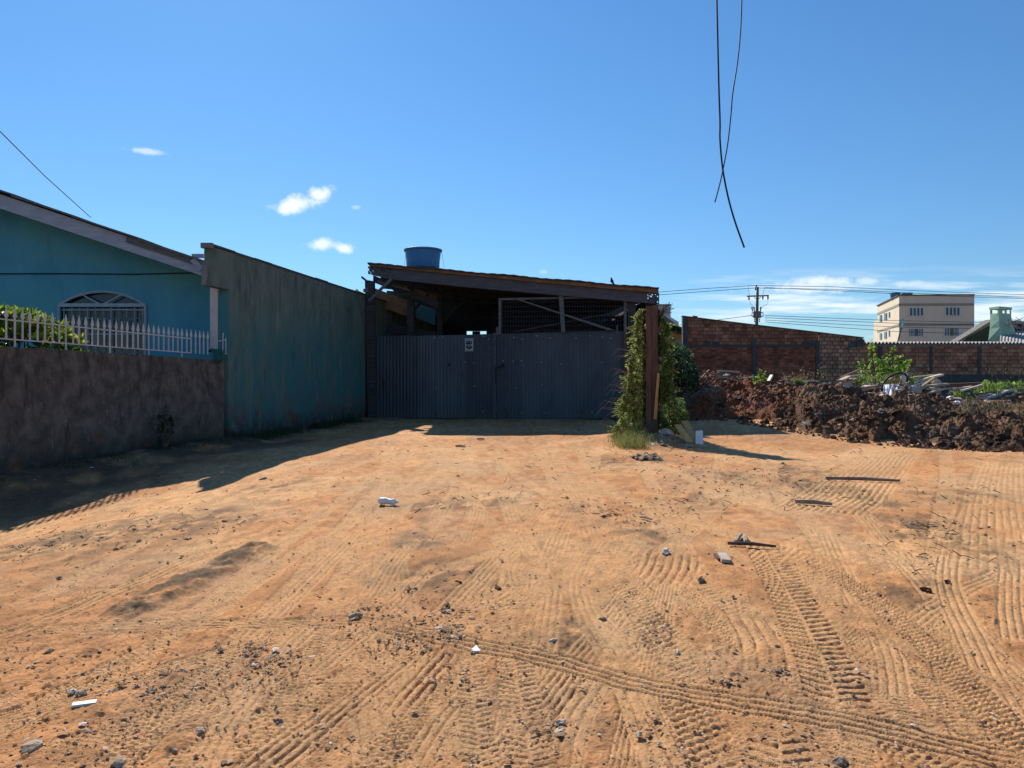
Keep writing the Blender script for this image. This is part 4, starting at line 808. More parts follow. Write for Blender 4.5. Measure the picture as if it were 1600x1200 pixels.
# ------------------------------------------------------------------ soil heap
HPX = [1040, 1060, 1120, 1200, 1270, 1350, 1440, 1520, 1640, 1750]
HDF = [26.5, 26, 25, 22.5, 21.0, 19.5, 18.3, 17.6, 17.0, 16.8]
HTX = [1040, 1062, 1090, 1112, 1150, 1172, 1200, 1240, 1300, 1340, 1400, 1450, 1500, 1560, 1640, 1750]
HTY = [625, 603, 592, 588, 592, 586, 603, 602, 600, 604, 610, 620, 627, 631, 633, 634]
def heap_h(u, d, detail=True):
    px = u * F + 800; df = np.interp(px, HPX, HDF); yt = np.interp(px, HTX, HTY) + 5 * (fbm(px / 60, d * .35, 2, 226) - .42); x = u * d
    jag = 1.2 * (fbm(px / 80, d * 0 + 3, 4, 230) - .5) * 2; s = d - df - jag
    dt = df + 5.2; H = CAMZ + (HOR - yt) / F * dt
    kb = ss(px, 1212, 1240) * ss(px, 1342, 1310) * .5; kr = ss(px, 1478, 1510) * .6; lin = np.clip(s / 5.4, 0, 1); lin = lin * (1.5 - .5 * lin); prof = .20 * ss(s, 0, .45) + .80 * lin; prof = prof * (1 - kb) + kb * (.20 * ss(s, 0, .6) + .45 * ss(s, 1.0, 1.6) + .35 * lin); prof = prof * (1 - kr) + kr * (.22 * ss(s, 0, 1.2) + .50 * ss(s, 1.6, 2.1) + .28 * lin); prof = prof * (1 - .35 * (1 - ss(s, 4.2, 5.4)) * (fbm(x * .5, d * .5, 3, 229) * 2 - .6)); back = 1 - .75 * ss(s, 6.0, 9)
    z0 = base_z(x, d)
    h = (H - z0) * prof * back
    if detail:
        env = ss(s, .0, .7) * (.4 + .6 * back)
        h = h + env * (.62 * (fbm(x * .8, d * .6, 3, 231) - .5) + .42 * (fbm(x * 2.0, d * 1.5, 4, 234) - .5)) * 1.1
        rg = 1 - np.abs(fbm(x * 2.2 + 9, d * 1.9, 3, 237) - .5) * 4; h = h - env * .05 * ss(rg, .55, 1)
        cell = vn(x * 5.5, d * 4.5, 241); h = h + env * .09 * ss(cell, .4, .75) + env * .09 * (vn(x * 11, d * 9, 243) - .5) + .055 * env * (vn(x * 22, d * 17, 244) - .5) + .03 * env * (vn(x * 40, d * 30, 246) - .5)
        h = h + ss(s, -.6, 0) * (1 - ss(s, 0, .6)) * .10 * ss(vn(x * 6, d * 5, 245), .55, .8)
    return z0 - .04 + np.maximum(h, -.03) * ss(s, -.7, -.1), s
def heap():
    nu, nd = 760, 420; u = np.linspace((1040 - 800) / F, (1740 - 800) / F, nu); t = np.linspace(0, 1, nd) ** 1.35
    U, T = np.meshgrid(u, t); px = U * F + 800; df = np.interp(px, HPX, HDF); D = df - 1.2 + T * 12
    z, s = heap_h(U.ravel(), D.ravel()); x = (U * D).ravel(); y = D.ravel(); px = px.ravel()
    red = np.array([.27, .082, .036]); brn = np.array([.175, .088, .046]); drk = np.array([.075, .045, .03]); gy = np.array([.26, .19, .135])
    k = ss(px + 130 * (fbm(x * .6, y * .6, 3, 250) - .5) * 2, 1330, 1180)[:, None]; c = brn + (red - brn) * k
    q = ss(fbm(x * 1.6, y * 1.5, 4, 253), .5, .64)[:, None]; c = c + (drk - c) * q * .6
    g_ = ss(fbm(x * 1.1 + 7, y * 1.3, 4, 256), .58, .68)[:, None]; c = c + (gy - c) * g_ * .3
    lit_tops = (ss(fbm(x * 2.2 + 3, y * 2, 4, 258), .46, .6) * ss(s, .8, 2.6))[:, None]; c = c + (np.array([.30, .175, .105]) - c) * lit_tops * .65  # paler patches higher up the heap, painted as its sunlit tops
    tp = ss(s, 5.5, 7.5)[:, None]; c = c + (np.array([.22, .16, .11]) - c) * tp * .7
    z[s < -.75] -= .3
    I = np.arange(nu * nd).reshape(nd, nu); Q = np.stack([I[:-1, :-1], I[:-1, 1:], I[1:, 1:], I[1:, :-1]], -1).reshape(-1, 4)
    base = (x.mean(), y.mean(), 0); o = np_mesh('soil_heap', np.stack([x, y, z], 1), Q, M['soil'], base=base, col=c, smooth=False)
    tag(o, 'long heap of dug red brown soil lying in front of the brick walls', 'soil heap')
heap()
def onheap(px, py, lift=0):
    d = 16.0; u = (px - 800) / F
    dd = np.arange(16.5, 34, .05); z, s = heap_h(np.full_like(dd, u), dd); ray = CAMZ + (HOR - py) / F * dd; hit = np.where(ray < z)[0]
    if len(hit): i = hit[0]; return V3((u * dd[i], dd[i], z[i] + lift))
    i = int(np.argmin(np.abs(ray - z)[40:])) + 40; return V3((u * dd[i], dd[i], max(z[i], ray[i]) + lift))
def rock_mb(c, r, rs, sq=(1, 1, .7), jag=.3):
    import bmesh
    bm = bmesh.new(); bmesh.ops.create_icosphere(bm, subdivisions=2, radius=1); rot = Matrix.Rotation(rs.uniform(0, 6), 3, 'Z')
    k = [V3((rs.uniform(-1, 1), rs.uniform(-1, 1), rs.uniform(-1, 1))).normalized() for _ in range(7)]; th = [rs.uniform(.45, .85) for _ in k]
    mb = MB(); vs = []
    for v in bm.verts:
        p = v.co.copy()
        for n_, t in zip(k, th):
            e = p.dot(n_)
            if e > t: p -= n_ * (e - t)
        p = rot @ V3((p.x * sq[0], p.y * sq[1], p.z * sq[2])) * r; p += V3((rs.uniform(-1, 1), rs.uniform(-1, 1), rs.uniform(-1, 1))) * r * jag * .15; vs.append(p + V3(c))
    fs = [tuple(v.index for v in f.verts) for f in bm.faces]; bm.free(); return mb.add(vs, fs)
rr = random.Random(21)
# clods: about 150 single lumps at the heap's foot and on it
protos = []
for k in range(8):
    o = rock_mb((0, 0, 0), 1, rr, (1, .85, .7), 1.0).build('earth_clod', M['clod'], base=(0, 0, 0)); protos.append(o)
first = [True] * 8
SEG = [(1112, 'near the dark shrub'), (1165, 'left of first brick pillar'), (1200, 'below first brick pillar'), (1232, 'between brick pillars, left half'), (1262, 'between brick pillars, right half'), (1300, 'below second brick pillar'), (1340, 'left of leafy sapling'), (1374, 'below leafy sapling'), (1408, 'below the white cloth'), (1440, 'at plank fan foot'), (1470, 'below plank fan tips'), (1505, 'below dark red beam'), (1535, 'below dark red beam end'), (1562, 'right of white bag'), (1900, 'by the right edge')]
def seg(px): return next(t for a, t in SEG if px < a)
for k in range(110):
    px = rr.uniform(1075, 1600); u = (px - 800) / F; df = float(np.interp(px, HPX, HDF)); d = df + (rr.gauss(-.1, .35) if k % 2 else rr.uniform(0, 4)); z, s = heap_h(np.array([u]), np.array([d])); j = k % 8
    r = rr.choice((.05, .06, .08, .10, .13, .17)) * 1.0; sz_ = 'small' if r < .07 else 'middling' if r < .12 else 'large'
    o = protos[j] if first[j] else protos[j].copy()
    if not first[j]: COL.objects.link(o)
    first[j] = False; o.location = (u * d, d, max(float(z[0]), gz(u * d, d)) + r * .25); o.scale = (r, r, r * rr.uniform(.7, 1)); o.rotation_euler = (rr.uniform(-.4, .4), rr.uniform(-.4, .4), rr.uniform(0, 6))
    tag(o, '%s clod %s, %s' % (sz_, 'at the heap foot' if k % 2 else 'up on the heap', seg(px)), 'clod', 'lumps of earth on the soil heap')
# ------------------------------------------------------------------ brick walls behind
BA = Pl((8, 35), (18, 35))
def bpart(pl, name, polys, th, off, m, par):
    mb = MB()
    for pts in polys: q = wall_panel(pl, pts, th, off); mb.add(q.v, q.f)
    return mb.build(name, m, par)
wa = thing('brick_wall', 'tall red brick wall with a sloping top and grey concrete frame beyond the soil heap', 'wall', (11, 35, 0))
TA = lambda x: np.interp(x, [1067, 1349], [494.5, 528.5])
bpart(BA, 'upper_brickwork', [[(1075, 538), (1279, 538), (1279, TA(1279)), (1075, TA(1075))]], .2, 0, M['brick_a'], wa)
bpart(BA, 'lower_brickwork', [[(1075, 612), (1176, 612), (1176, 542), (1075, 542)], [(1182, 612), (1275, 612), (1275, 542), (1182, 542)]], .2, 0, M['brick_c'], wa)
bpart(BA, 'end_brickwork', [[(1281, 612), (1351, 612), (1351, 531), (1346, TA(1346)), (1281, TA(1281))]], .2, .01, M['brick_b'], wa)
bpart(BA, 'tie_beam', [[(1075, 542), (1281, 542), (1281, 538), (1075, 538)]], .2, .03, M['dark_cement'], wa)
bpart(BA, 'pillar', [[(1067, 612), (1075, 612), (1075, TA(1075)), (1067, TA(1067))]], .25, .05, M['dark_cement'], wa)
bpart(BA, 'pillar', [[(1176, 612), (1182, 612), (1182, 529), (1175, 527)]], .25, .04, M['dark_cement'], wa)
bpart(BA, 'pillar', [[(1275, 612), (1281, 612), (1281, 532), (1275, 532)]], .25, .05, M['dark_cement'], wa)
bpart(BA, 'mortar_patch', [[(1256, 537.8), (1280, 537.8), (1281, 532), (1262, 533.5), (1252, 535.5)], [(1112, 537.8), (1126, 537.8), (1124, 534), (1113, 533.5)], [(1322, 545), (1350, 540), (1349, 530), (1330, 533)]], .02, .045, M['dark_cement'], wa)
bpart(BA, 'coping', [[(1066.5, TA(1067)), (1180, TA(1180)), (1350, TA(1350)), (1350, TA(1350) - 1.6), (1180, TA(1180) - 1.3), (1066.5, TA(1067) - 1.6)]], .28, .04, M['dark_cement'], wa)
bpart(BA, 'loose_brick', [[(1083, TA(1083) - 1.6), (1090, TA(1090) - 1.6), (1090, TA(1090) - 3.4), (1083, TA(1083) - 3.4)]], .15, .0, M['brick_b'], wa)
BB = Pl((16, 35.25), (28, 35.25)); wb = thing('boundary_wall', 'low brick panel wall with grey piers and a corrugated sheet edge on top at the right', 'wall', (22, 35.25, 0))
bpart(BB, 'brick_panel', [[(1351, 585), (1373, 585), (1373, 541), (1351, 541)], [(1379, 585), (1453, 585), (1453, 541), (1379, 541)], [(1457, 585), (1528, 585), (1528, 541), (1457, 541)], [(1533, 585), (1640, 585), (1640, 541), (1533, 541)], [(1645, 585), (1760, 585), (1760, 541), (1645, 541)]], .2, 0, M['brick_d'], wb)
for a, b in ((1373, 1379), (1453, 1457), (1528, 1533), (1640, 1645)): bpart(BB, 'pillar', [[(a, 585), (b, 585), (b, 541), (a, 541)]], .24, .03, M['dark_cement'], wb)
bpart(BB, 'tie_beam', [[(1351, 541), (1760, 541), (1760, 537.5), (1351, 537.5)]], .22, .05, M['grey_cement'], wb)
bpart(BB, 'base_render', [[(1351, 625), (1760, 625), (1760, 585), (1351, 585)]], .24, .05, M['dark_cement'], wb)
def corrug(name, p0, p1, back, amp, pitch, m, par, th=.03):
    n = int((p1 - p0).length / pitch * 8); V = []; Q = []
    for i in range(n + 1):
        p = p0.lerp(p1, i / n) + V3((0, 0, amp * math.sin(i / 8 * 2 * math.pi)))
        V += [p, p + back, p + back + V3((0, 0, th)), p + V3((0, 0, th))]
    for i in range(n):
        a = 4 * i; b = a + 4
        for j in range(4): Q.append((a + j, a + (j + 1) % 4, b + (j + 1) % 4, b + j))
    Q += [(0, 3, 2, 1), (4 * n, 4 * n + 1, 4 * n + 2, 4 * n + 3)]
    return np_mesh(name, [tuple(v) for v in V], Q, m, par)
corrug('corrugated_sheet', BB.pt(1350, 536.2, .16), BB.pt(1765, 536.2, .16), V3((0, 3.2, .10)), .045, .170, M['fibre'], wb)
# ------------------------------------------------------------------ apartment building far behind
C0 = V3((51.7, 100)); R0 = V3((61.25, 99.2)); L0 = V3((55.9, 114.5)); K0 = R0 + L0 - C0; ZT = CAMZ + (HOR - 462) / F * 100
apt = thing('apartment_building', 'cream three storey apartment building with grey bands far beyond the right wall', 'building', (56, 106, 0))
def up2(p, z): return V3((p.x, p.y, z))
AF = Pl(C0, R0); AL = Pl(L0, C0)
MB().hexa([up2(p, z) for z in (-.8, ZT) for p in (C0, R0, K0, L0)]).build('wall', M['cream'], apt)
an = L0 + (L0 - C0).normalized() * .05; q0 = L0 + (L0 - C0).normalized() * 3.2
MB().hexa([up2(p, z) for z in (-.8, CAMZ + 87 / F * 118) for p in (an, an + (R0 - C0) * .8, q0 + (R0 - C0) * .8, q0)]).build('rear_block', M['cream'], apt)
for y0_, y1_ in ((478, 474.3), (509.3, 506)):
    bpart(AF, 'band', [[(1405.2, y0_), (1521.8, y0_ - .4), (1521.8, y1_ - .4), (1405.2, y1_)]], .05, .06, M['cream_band'], apt)
    zc, zd = CAMZ + (HOR - y0_) / F * 100, CAMZ + (HOR - y1_) / F * 100; n_ = V3((AL.n.x, AL.n.y, 0)); n_ = n_ if n_.y < 0 or n_.x < 0 else -n_
    nn = V3((-(C0 - L0).normalized().y, (C0 - L0).normalized().x)); nn = nn if nn.x < 0 else -nn; a3 = C0 + nn * .06; b3 = L0 + nn * .06
    MB().hexa([up2(p, z) for z in (zc, zd) for p in (a3, C0 + nn * .005, L0 + nn * .005, b3)]).build('band', M['cream_band'], apt)
pc = MB(); pc.beam(up2(C0, ZT + .05), up2(R0, ZT + .05), .35, .12); pc.beam(up2(C0, ZT + .053), up2(L0, ZT + .053), .35, .12); pc.build('coping', M['dark_cement'], apt)
for (x0, y0_, x1_, y1_, kind) in ((1420.5, 494, 1445, 480.3, 0), (1477, 493.5, 1502, 479.5, 0), (1420, 526, 1445, 512.6, 1), (1475.5, 525.5, 1502, 512, 1)):
    wd = bpart(AF, 'window', [[(x0, y0_), (x1_, y0_), (x1_, y1_), (x0, y1_)]], .04, .05, M['silver'], apt)
    W_ = x1_ - x0
    if kind == 0: ps = [(x0 + 1.6 + k * (W_ - 2) / 4, (W_ - 2) / 4 - 2.3) for k in range(4)]
    else: ps = [(x0 + 1.2, 1.1), (x0 + 3.6, 1.1), (x0 + 6.0, 1.4), (x0 + 9.0, 6.0), (x0 + 16.4, 1.2), (x0 + 18.8, 1.1), (x0 + 21.2, 1.1)]
    for a, b in ps: bpart(AF, 'pane', [[(a, y0_ - 1), (a + b, y0_ - 1), (a + b, y1_ + 1.2), (a, y1_ + 1.2)]], .03, .085, M['glass'], wd)
    bpart(AF, 'sill', [[(x0 - .6, y0_ + .9), (x1_ + .6, y0_ + .9), (x1_ + .6, y0_), (x0 - .6, y0_)]], .10, .12, M['silver'], wd)
for (x0, x1_, yb_, yt_) in ((1374, 1377.6, 503.5, 491.5), (1381, 1385.4, 500.5, 488.5), (1388, 1390.2, 496.5, 487), (1374, 1377.4, 531, 520), (1381, 1385, 529.5, 517.8), (1388, 1390, 526, 516)):
    f3 = lambda px, py, o: (lambda k: V3((k.x, k.y, CAMZ + (HOR - py) / F * k.y)))((lambda q: q)(AL.pt(px, 0, o)))
    s_ = 1 if AL.n.x < 0 else -1
    mk = lambda o1, o2, g: MB().hexa([f3(a, y_ + g_, o) for y_, g_ in ((yb_, -g), (yt_, g)) for a, o in ((x0 + g * .4, o1), (x1_ - g * .4, o1), (x1_ - g * .4, o2), (x0 + g * .4, o2))])
    wd = mk(s_ * .05, s_ * .01, 0).build('window', M['silver'], apt); mk(s_ * .09, s_ * .055, .8).build('pane', M['glass'], wd)
for nm, px, yb_, d, r in (('left', 1398.5, 472, 104, .62), ('right', 1417, 466, 103, .66)):
    c = P(px, yb_, d); c.z = ZT - .1; tank('water_tank', 'blue water tank at the corner of the apartment building roof, the %s one of two' % nm, c, r * .85, r * 1.08, CAMZ + (HOR - 457) / F * d - c.z - .1, group='blue tanks on the apartment roof')
ts = thing('street_sign', 'small teal sign panel on a leaning dark pole in front of the apartment building', 'sign', P(1398, 545, 60))
MB().tube([P(1397, 560, 60), P(1408, 512, 60)], .06, 8).build('pole', M['dark_metal'], ts)
MB().hexa([P(a, b, d) for (b1, b2) in (((516, 513.5), 0), ((499.5, 497), 0)) for a, b, d in ((1406.3, b1[0], 60), (1412.5, b1[1], 60), (1412.6, b1[1], 60.15), (1406.4, b1[0], 60.15))]).build('panel', M['sign_teal'], ts)
MB().hexa([P(a, b, d) for (b1, b2) in (((513.5, 511.5), 0), ((503, 501), 0)) for a, b, d in ((1407.6, b1[0], 59.96), (1411.2, b1[1], 59.96), (1411.2, b1[1], 59.99), (1407.6, b1[0], 59.99))]).build('pale_print', M['silver'], ts)
# ------------------------------------------------------------------ house with green chimney
h2 = thing('gabled_house', 'low house with dark sloping roof edge beside the green chimney behind the right wall', 'house', (28, 44, 0))
HP2 = Pl((24, 42), (34, 42)); bpart(HP2, 'wall', [[(1498, 600), (1760, 600), (1760, 500), (1552, 503), (1498, 537)]], .2, 0, M['dark_cement'], h2)
bpart(HP2, 'roof', [[(1494, 537), (1494, 534.5), (1553, 498.5), (1556, 500), (1556, 503)]], .8, .5, M['roof_tile'], h2)
bpart(HP2, 'roof', [[(1556, 503), (1556, 499), (1640, 505), (1760, 516), (1760, 520), (1640, 509)]], 1.5, .3, M['fibre'], h2)
a_ = P(1562, 536, 38); b_ = P(1765, 536, 38); corrug('porch_roof', a_, b_, P(1590, 517.5, 41.5) - P(1590, 536, 38), .018, .17, M['fibre'], h2)
ch = thing('chimney', 'pale green painted chimney with a capped open top and flared base', 'chimney', P(1562, 560, 40.2))
def quad4(B, A, C_): B, A, C_ = V3(B), V3(A), V3(C_); return B, C_, A + C_ - B, A
def chim(sec, name, m, par=ch):
    mb = MB()
    for (pb, pt_) in zip(sec[:-1], sec[1:]):
        mb.hexa([V3((q.x, q.y, pb[3])) for q in quad4(*pb[:3])] + [V3((q.x, q.y, pt_[3])) for q in quad4(*pt_[:3])])
    return mb.build(name, m, par)
def lvl(bx, ax, cx_, py, db=40, da=40.6, dc=40.5): return (P(bx, py, db), P(ax, py, da), P(cx_, py, dc), P(bx, py, db).z)
chim([lvl(1563, 1542, 1589, 560), lvl(1563, 1544, 1588, 531), lvl(1562, 1546.5, 1585, 512), lvl(1561, 1547, 1580.5, 500), lvl(1560.5, 1547, 1580, 489)], 'shaft', M['green_paint'])
for (bx, ax, cx_, db, da, dc) in ((1548.5, 1547, 1550.5, 40.57, 40.6, 40.62), (1560.5, 1558.6, 1563, 40, 40.08, 40.07), (1571, 1569.6, 1573, 40.26, 40.3, 40.3), (1579, 1577.6, 1580, 40.46, 40.5, 40.5), (1563.5, 1562, 1566.5, 41.0, 41.05, 41.05)):
    mb = MB(); lo = P(bx, 489.2, 40).z; hi = P(bx, 482, 40).z; qs = quad4(P(bx, 489, db), P(ax, 489, da), P(cx_, 489, dc)); mb.hexa([V3((q.x, q.y, lo)) for q in qs] + [V3((q.x, q.y, hi)) for q in qs]); mb.build('corner_post', M['green_paint'], ch)
chim([lvl(1561, 1545.5, 1581.5, 482.2, 39.93, 40.62, 40.55), lvl(1561, 1545.5, 1581.5, 478.6, 39.93, 40.62, 40.55)], 'cap', M['green_paint'])
tb = thing('bare_branch', 'tangle of dry bare branches lying over the roof right of the green chimney', 'branch', P(1592, 512, 40)); m_ = MB(); rs = random.Random(31)
for k in range(26):
    a = P(rs.uniform(1572, 1620), rs.uniform(503, 516), rs.uniform(39.3, 40)); v = V3((rs.uniform(-.8, .8), rs.uniform(-.3, .3), rs.uniform(-.1, .55))); m_.tube([a, a + v * .5 + V3((rs.uniform(-.1, .1), 0, rs.uniform(-.1, .1))), a + v], [.03, .022, .008], 5)
m_.build('twigs', M['dry_stick'], tb)
# ------------------------------------------------------------------ ochre house and white building at the left end of the brick wall
h3 = thing('ochre_house', 'small ochre house with a dark roof between the creeper and the brick wall', 'house', (9.5, 39, 0))
H3 = Pl((8, 39), (12, 39)); bpart(H3, 'wall', [[(1028, 620), (1072, 620), (1072, 514), (1028, 514)]], .2, 0, M['yellow_wall'], h3)
bpart(H3, 'roof', [[(1022, 513), (1072, 524), (1072, 519), (1040, 494), (1022, 490)]], .3, .5, M['roof_tile'], h3)
bpart(H3, 'eaves_board', [[(1030, 517), (1064, 515), (1064, 513), (1030, 515)]], .04, .62, M['white_metal'], h3)
w3 = bpart(H3, 'window', [[(1052, 560), (1054, 560), (1054, 532), (1052, 532)], [(1054.1, 534), (1072, 534), (1072, 532), (1054.1, 532)]], .1, .06, M['pink_white'], h3)
bpart(H3, 'pane', [[(1054, 560), (1072, 560), (1072, 534), (1054, 534)]], .03, .02, M['glass'], w3); bpart(H3, 'shutter', [[(1061, 560), (1072, 560), (1072, 536), (1061, 536)]], .03, .055, M['brown_wood'], w3)
h4 = thing('white_building', 'upper part of a white building with a stepped parapet behind the ochre house', 'building', (11, 52, 0))
H4 = Pl((9, 52), (13, 52)); bpart(H4, 'wall', [[(1024, 620), (1060.5, 620), (1060.5, 503), (1048, 495.5), (1048, 477), (1024, 477)]], 3, 0, M['white_wall'], h4); bpart(H4, 'coping', [[(1023, 477), (1049, 477), (1049, 475.2), (1023, 475.2)]], 3.2, .1, M['grey_cement'], h4)
bush('roof_plant', 'green creeping plant spilling over the eaves of the ochre house', [(1036, 502, 516), (1046, 505, 517), (1056, 508, 518), (1066, 512, 522)], 37.6, 38.1, 900, .16, [(.10, .16, .07), (.16, .22, .10), (.07, .12, .05)], 24, thr=.35, base=(9.0, 37.9, 4.0), cat='plant')
# ------------------------------------------------------------------ utility pole and lines
PD = 70; pp = P(1183, 600, PD); up = thing('utility_pole', 'concrete utility pole with a crossarm and transformer rising behind the brick wall', 'utility pole', (pp.x, PD, 0))
MB().tube([(pp.x, PD, -.8), P(1182.2, 510, PD), P(1184, 448.5, PD)], [.19, .16, .11], 12).build('pole', M['pole'], up)
m_ = MB(); m_.beam(P(1167, 463, PD - .2), P(1201, 461.8, PD - .2), .12, .12); m_.beam(P(1178, 464, PD - .2), P(1183, 468, PD - .2), .05, .05); m_.beam(P(1189, 464, PD - .2), P(1184, 468, PD - .2), .05, .05); m_.build('crossarm', M['pole'], up)
for px, y0_, y1_ in ((1170.2, 464, 469), (1191.8, 462, 468), (1199.8, 461.5, 468)): MB().tube([P(px, y0_, PD - .3), P(px + .2, (y0_ + y1_) / 2, PD - .3), P(px, y1_, PD - .3)], [.05, .085, .05], 8).build('insulator', M['pole'], up)
MB().tube([P(1180.4, 453.5, PD - .2), P(1181, 449, PD - .2), P(1182.2, 445.2, PD - .2)], [.07, .05, .07], 8).build('fuse_switch', M['black'], up)
tr = MB(); c = P(1182.5, 497, PD); c.y -= .1; tr.lathe(c, [(0, 0), (.30, 0), (.36, .06), (.36, .52), (.30, .62), (0, .64)], 20); tr = tr.build('transformer', M['pole'], up, smooth=True)
for s in (-1, 1): MB().tube([c + V3((s * .33, -.1, .10)), c + V3((s * .52, -.1, .18)), c + V3((s * .52, -.1, .45)), c + V3((s * .33, -.1, .55))], .05, 6).build('radiator', M['pole'], tr)
for px in (1174.8, 1177.8, 1189): MB().tube([P(px + (1 if px < 1180 else -1), 487, PD - .2), P(px, 479.5, PD - .2)], [.045, .075], 8).build('bushing', M['black'], tr)
for px in (1178.8, 1186.8):
    for py in (499, 502): MB().tube([P(px - .5, py, PD - .2), P(px + .5, py, PD - .2)], .07, 8).build('insulator', M['black'], up)
jm = MB(); jm.tube([P(1169, 447, PD), P(1169.5, 455, PD), P(1171.5, 462, PD)], .014, 4); jm.tube([P(1195.5, 448, PD), P(1193, 456, PD), P(1192, 461, PD)], .014, 4); jm.tube([P(1171, 470, PD), P(1173, 475, PD), P(1177, 479, PD)], .014, 4); jm.tube([P(1200, 469, PD), P(1199, 475, PD), P(1190, 480, PD)], .014, 4); jm.build('jumper_wire', M['cable'], up)
lines = [([(1000, 458.5), (1100, 451), (1180, 446), (1300, 448), (1450, 455), (1700, 464)], 'topmost'), ([(1000, 463), (1100, 455.5), (1180, 450), (1300, 452), (1450, 459), (1700, 468)], 'second'), ([(1196, 449.5), (1300, 454), (1450, 461.5), (1700, 470)], 'third'),
         ([(1195, 493), (1300, 497), (1400, 501), (1700, 507)], 'fourth'), ([(1195, 496.5), (1300, 501), (1400, 505), (1700, 511)], 'fifth'), ([(1195, 500), (1300, 506), (1400, 511), (1700, 517)], 'sixth'), ([(1195, 503), (1300, 511), (1400, 518), (1700, 527)], 'lowest'),
         ([(1060, 508), (1120, 500), (1174, 493)], 'left hand')]
for pts, nm in lines:
    lab = {'left hand': 'dark wire running down left from the transformer on the utility pole'}.get(nm, '%s of the overhead power lines crossing the low clouds right of the utility pole' % nm)
    o = MB().tube([P(a, b, PD + (a - 1183) * .01) for a, b in pts], .022, 4).build('power_line', M['cable']); tag(o, lab, 'power line', 'power lines strung from the utility pole')
# hanging cables
ca = [(1116, -420), (1118, -200), (1119, -60), (1120, 0), (1123, 130), (1125, 190), (1125, 218), (1129, 262), (1137, 305), (1148, 345), (1163, 387)]
cb_ = [(1165, -420), (1163, -200), (1161, -60), (1159, 0), (1157, 50), (1152, 100), (1145, 145), (1142, 180), (1137, 225), (1129, 268), (1124, 290), (1117, 316)]
def smoothed(pts, d): s = spline(pts, 5); return [P(a, b, d) for a, b in s]
tag(MB().tube(smoothed(ca, 7), .0085, 6).build('hanging_cable', M['cable'], smooth=True), 'thicker black cable hanging from above, its cut end lowest and to the right', 'cable', 'loose cables hanging in the sky')
tag(MB().tube(smoothed(cb_, 7.05), .0062, 6).build('hanging_cable', M['cable'], smooth=True), 'thinner black cable hanging from above, its cut end higher and to the left', 'cable', 'loose cables hanging in the sky')

# ------------------------------------------------------------------ rubble on the soil heap
def plank(name, a, b, w_, h_, m, label, cat, group=None, lift=.05, dx=0, dz=0):
    p = onheap(*a, lift); q = P(b[0], b[1], p.y + dx); o = MB().beam(p, q, w_, h_).build(name, m); return tag(o, label, cat, group)
GT = 'timber thrown on the soil heap'
plank('timber_beam', (1470, 606), (1533, 601), .22, .16, M['brown_wood'], 'long dark red beam lying level on the heap below the third brick panel', 'beam', GT, dx=.4)
plank('plank', (1412, 607), (1471, 585.5), .16, .06, M['pale_plank'], 'longest upward pointing plank of the fan right of the white cloth', 'plank', GT, .12, .6)
plank('plank', (1414, 599), (1460, 586), .14, .05, M['plank'], 'brown plank just behind the longest one in the fan', 'plank', GT, .15, .9)
plank('plank', (1430, 609), (1480, 600), .18, .06, M['pale_plank'], 'broad pale plank under the fan of planks', 'plank', GT, .08, .3)
plank('plank', (1434, 614), (1460, 590), .12, .04, M['plank'], 'short steep plank crossing the fan of planks', 'plank', GT, .1, .1)
plank('plank', (1445, 611), (1530, 606), .16, .05, M['pale_plank'], 'pale plank lying under the dark red beam', 'plank', GT, .03, .2)
plank('plank', (1314, 597), (1326, 588), .20, .05, M['pale_plank'], 'short grey board leaning left of the leafy sapling', 'plank', GT, .05, .2)
plank('plank', (1316, 602), (1334, 592), .26, .05, M['pale_plank'], 'wide short board just right of the leaning grey board', 'plank', GT, .05, .2)
plank('plank', (1344, 604), (1370, 596), .10, .05, M['plank'], 'thin brown slat left of the white cloth', 'plank', GT, .05, .2)
plank('plank', (1500, 626), (1531, 627), .10, .04, M['pale_plank'], 'pale slat lying flat near the right green weeds', 'plank', GT, .05, .1)
plank('plank', (1529, 628), (1521, 613), .10, .04, M['pale_plank'], 'pale slat standing upright at the end of the flat one', 'plank', GT, .05, .1)
plank('plank', (1123, 580), (1152, 581), .30, .07, M['pale_plank'], 'pale slab on top of the red part of the heap', 'plank', GT, .02, .3)
plank('plank', (1201, 596), (1206, 586), .16, .05, M['white_plastic'], 'small white board standing upright on the middle of the heap', 'board', GT, .02, .05)
plank('plank', (1243, 597), (1275, 595), .14, .05, M['pale_plank'], 'long thin pale board lying in front of the brick wall pillar', 'plank', GT, .02, .2)
plank('plank', (1578, 606), (1620, 609), .14, .05, M['pale_plank'], 'pale bluish board lying at the far right of the heap', 'plank', GT, .1, .2)
plank('plank', (1085, 603), (1108, 578), .09, .04, M['plank'], 'dark stick leaning upward on the left end of the heap', 'plank', GT, .02, .1)
plank('plank', (1345, 615), (1380, 601), .16, .05, M['plank'], 'brown board half buried left of the hanging cloth', 'plank', GT, .06, .2)
plank('plank', (1160, 600), (1100, 581), .12, .05, M['plank'], 'brown board slanting down over the rubble at the left end of the heap', 'plank', GT, .06, .1)
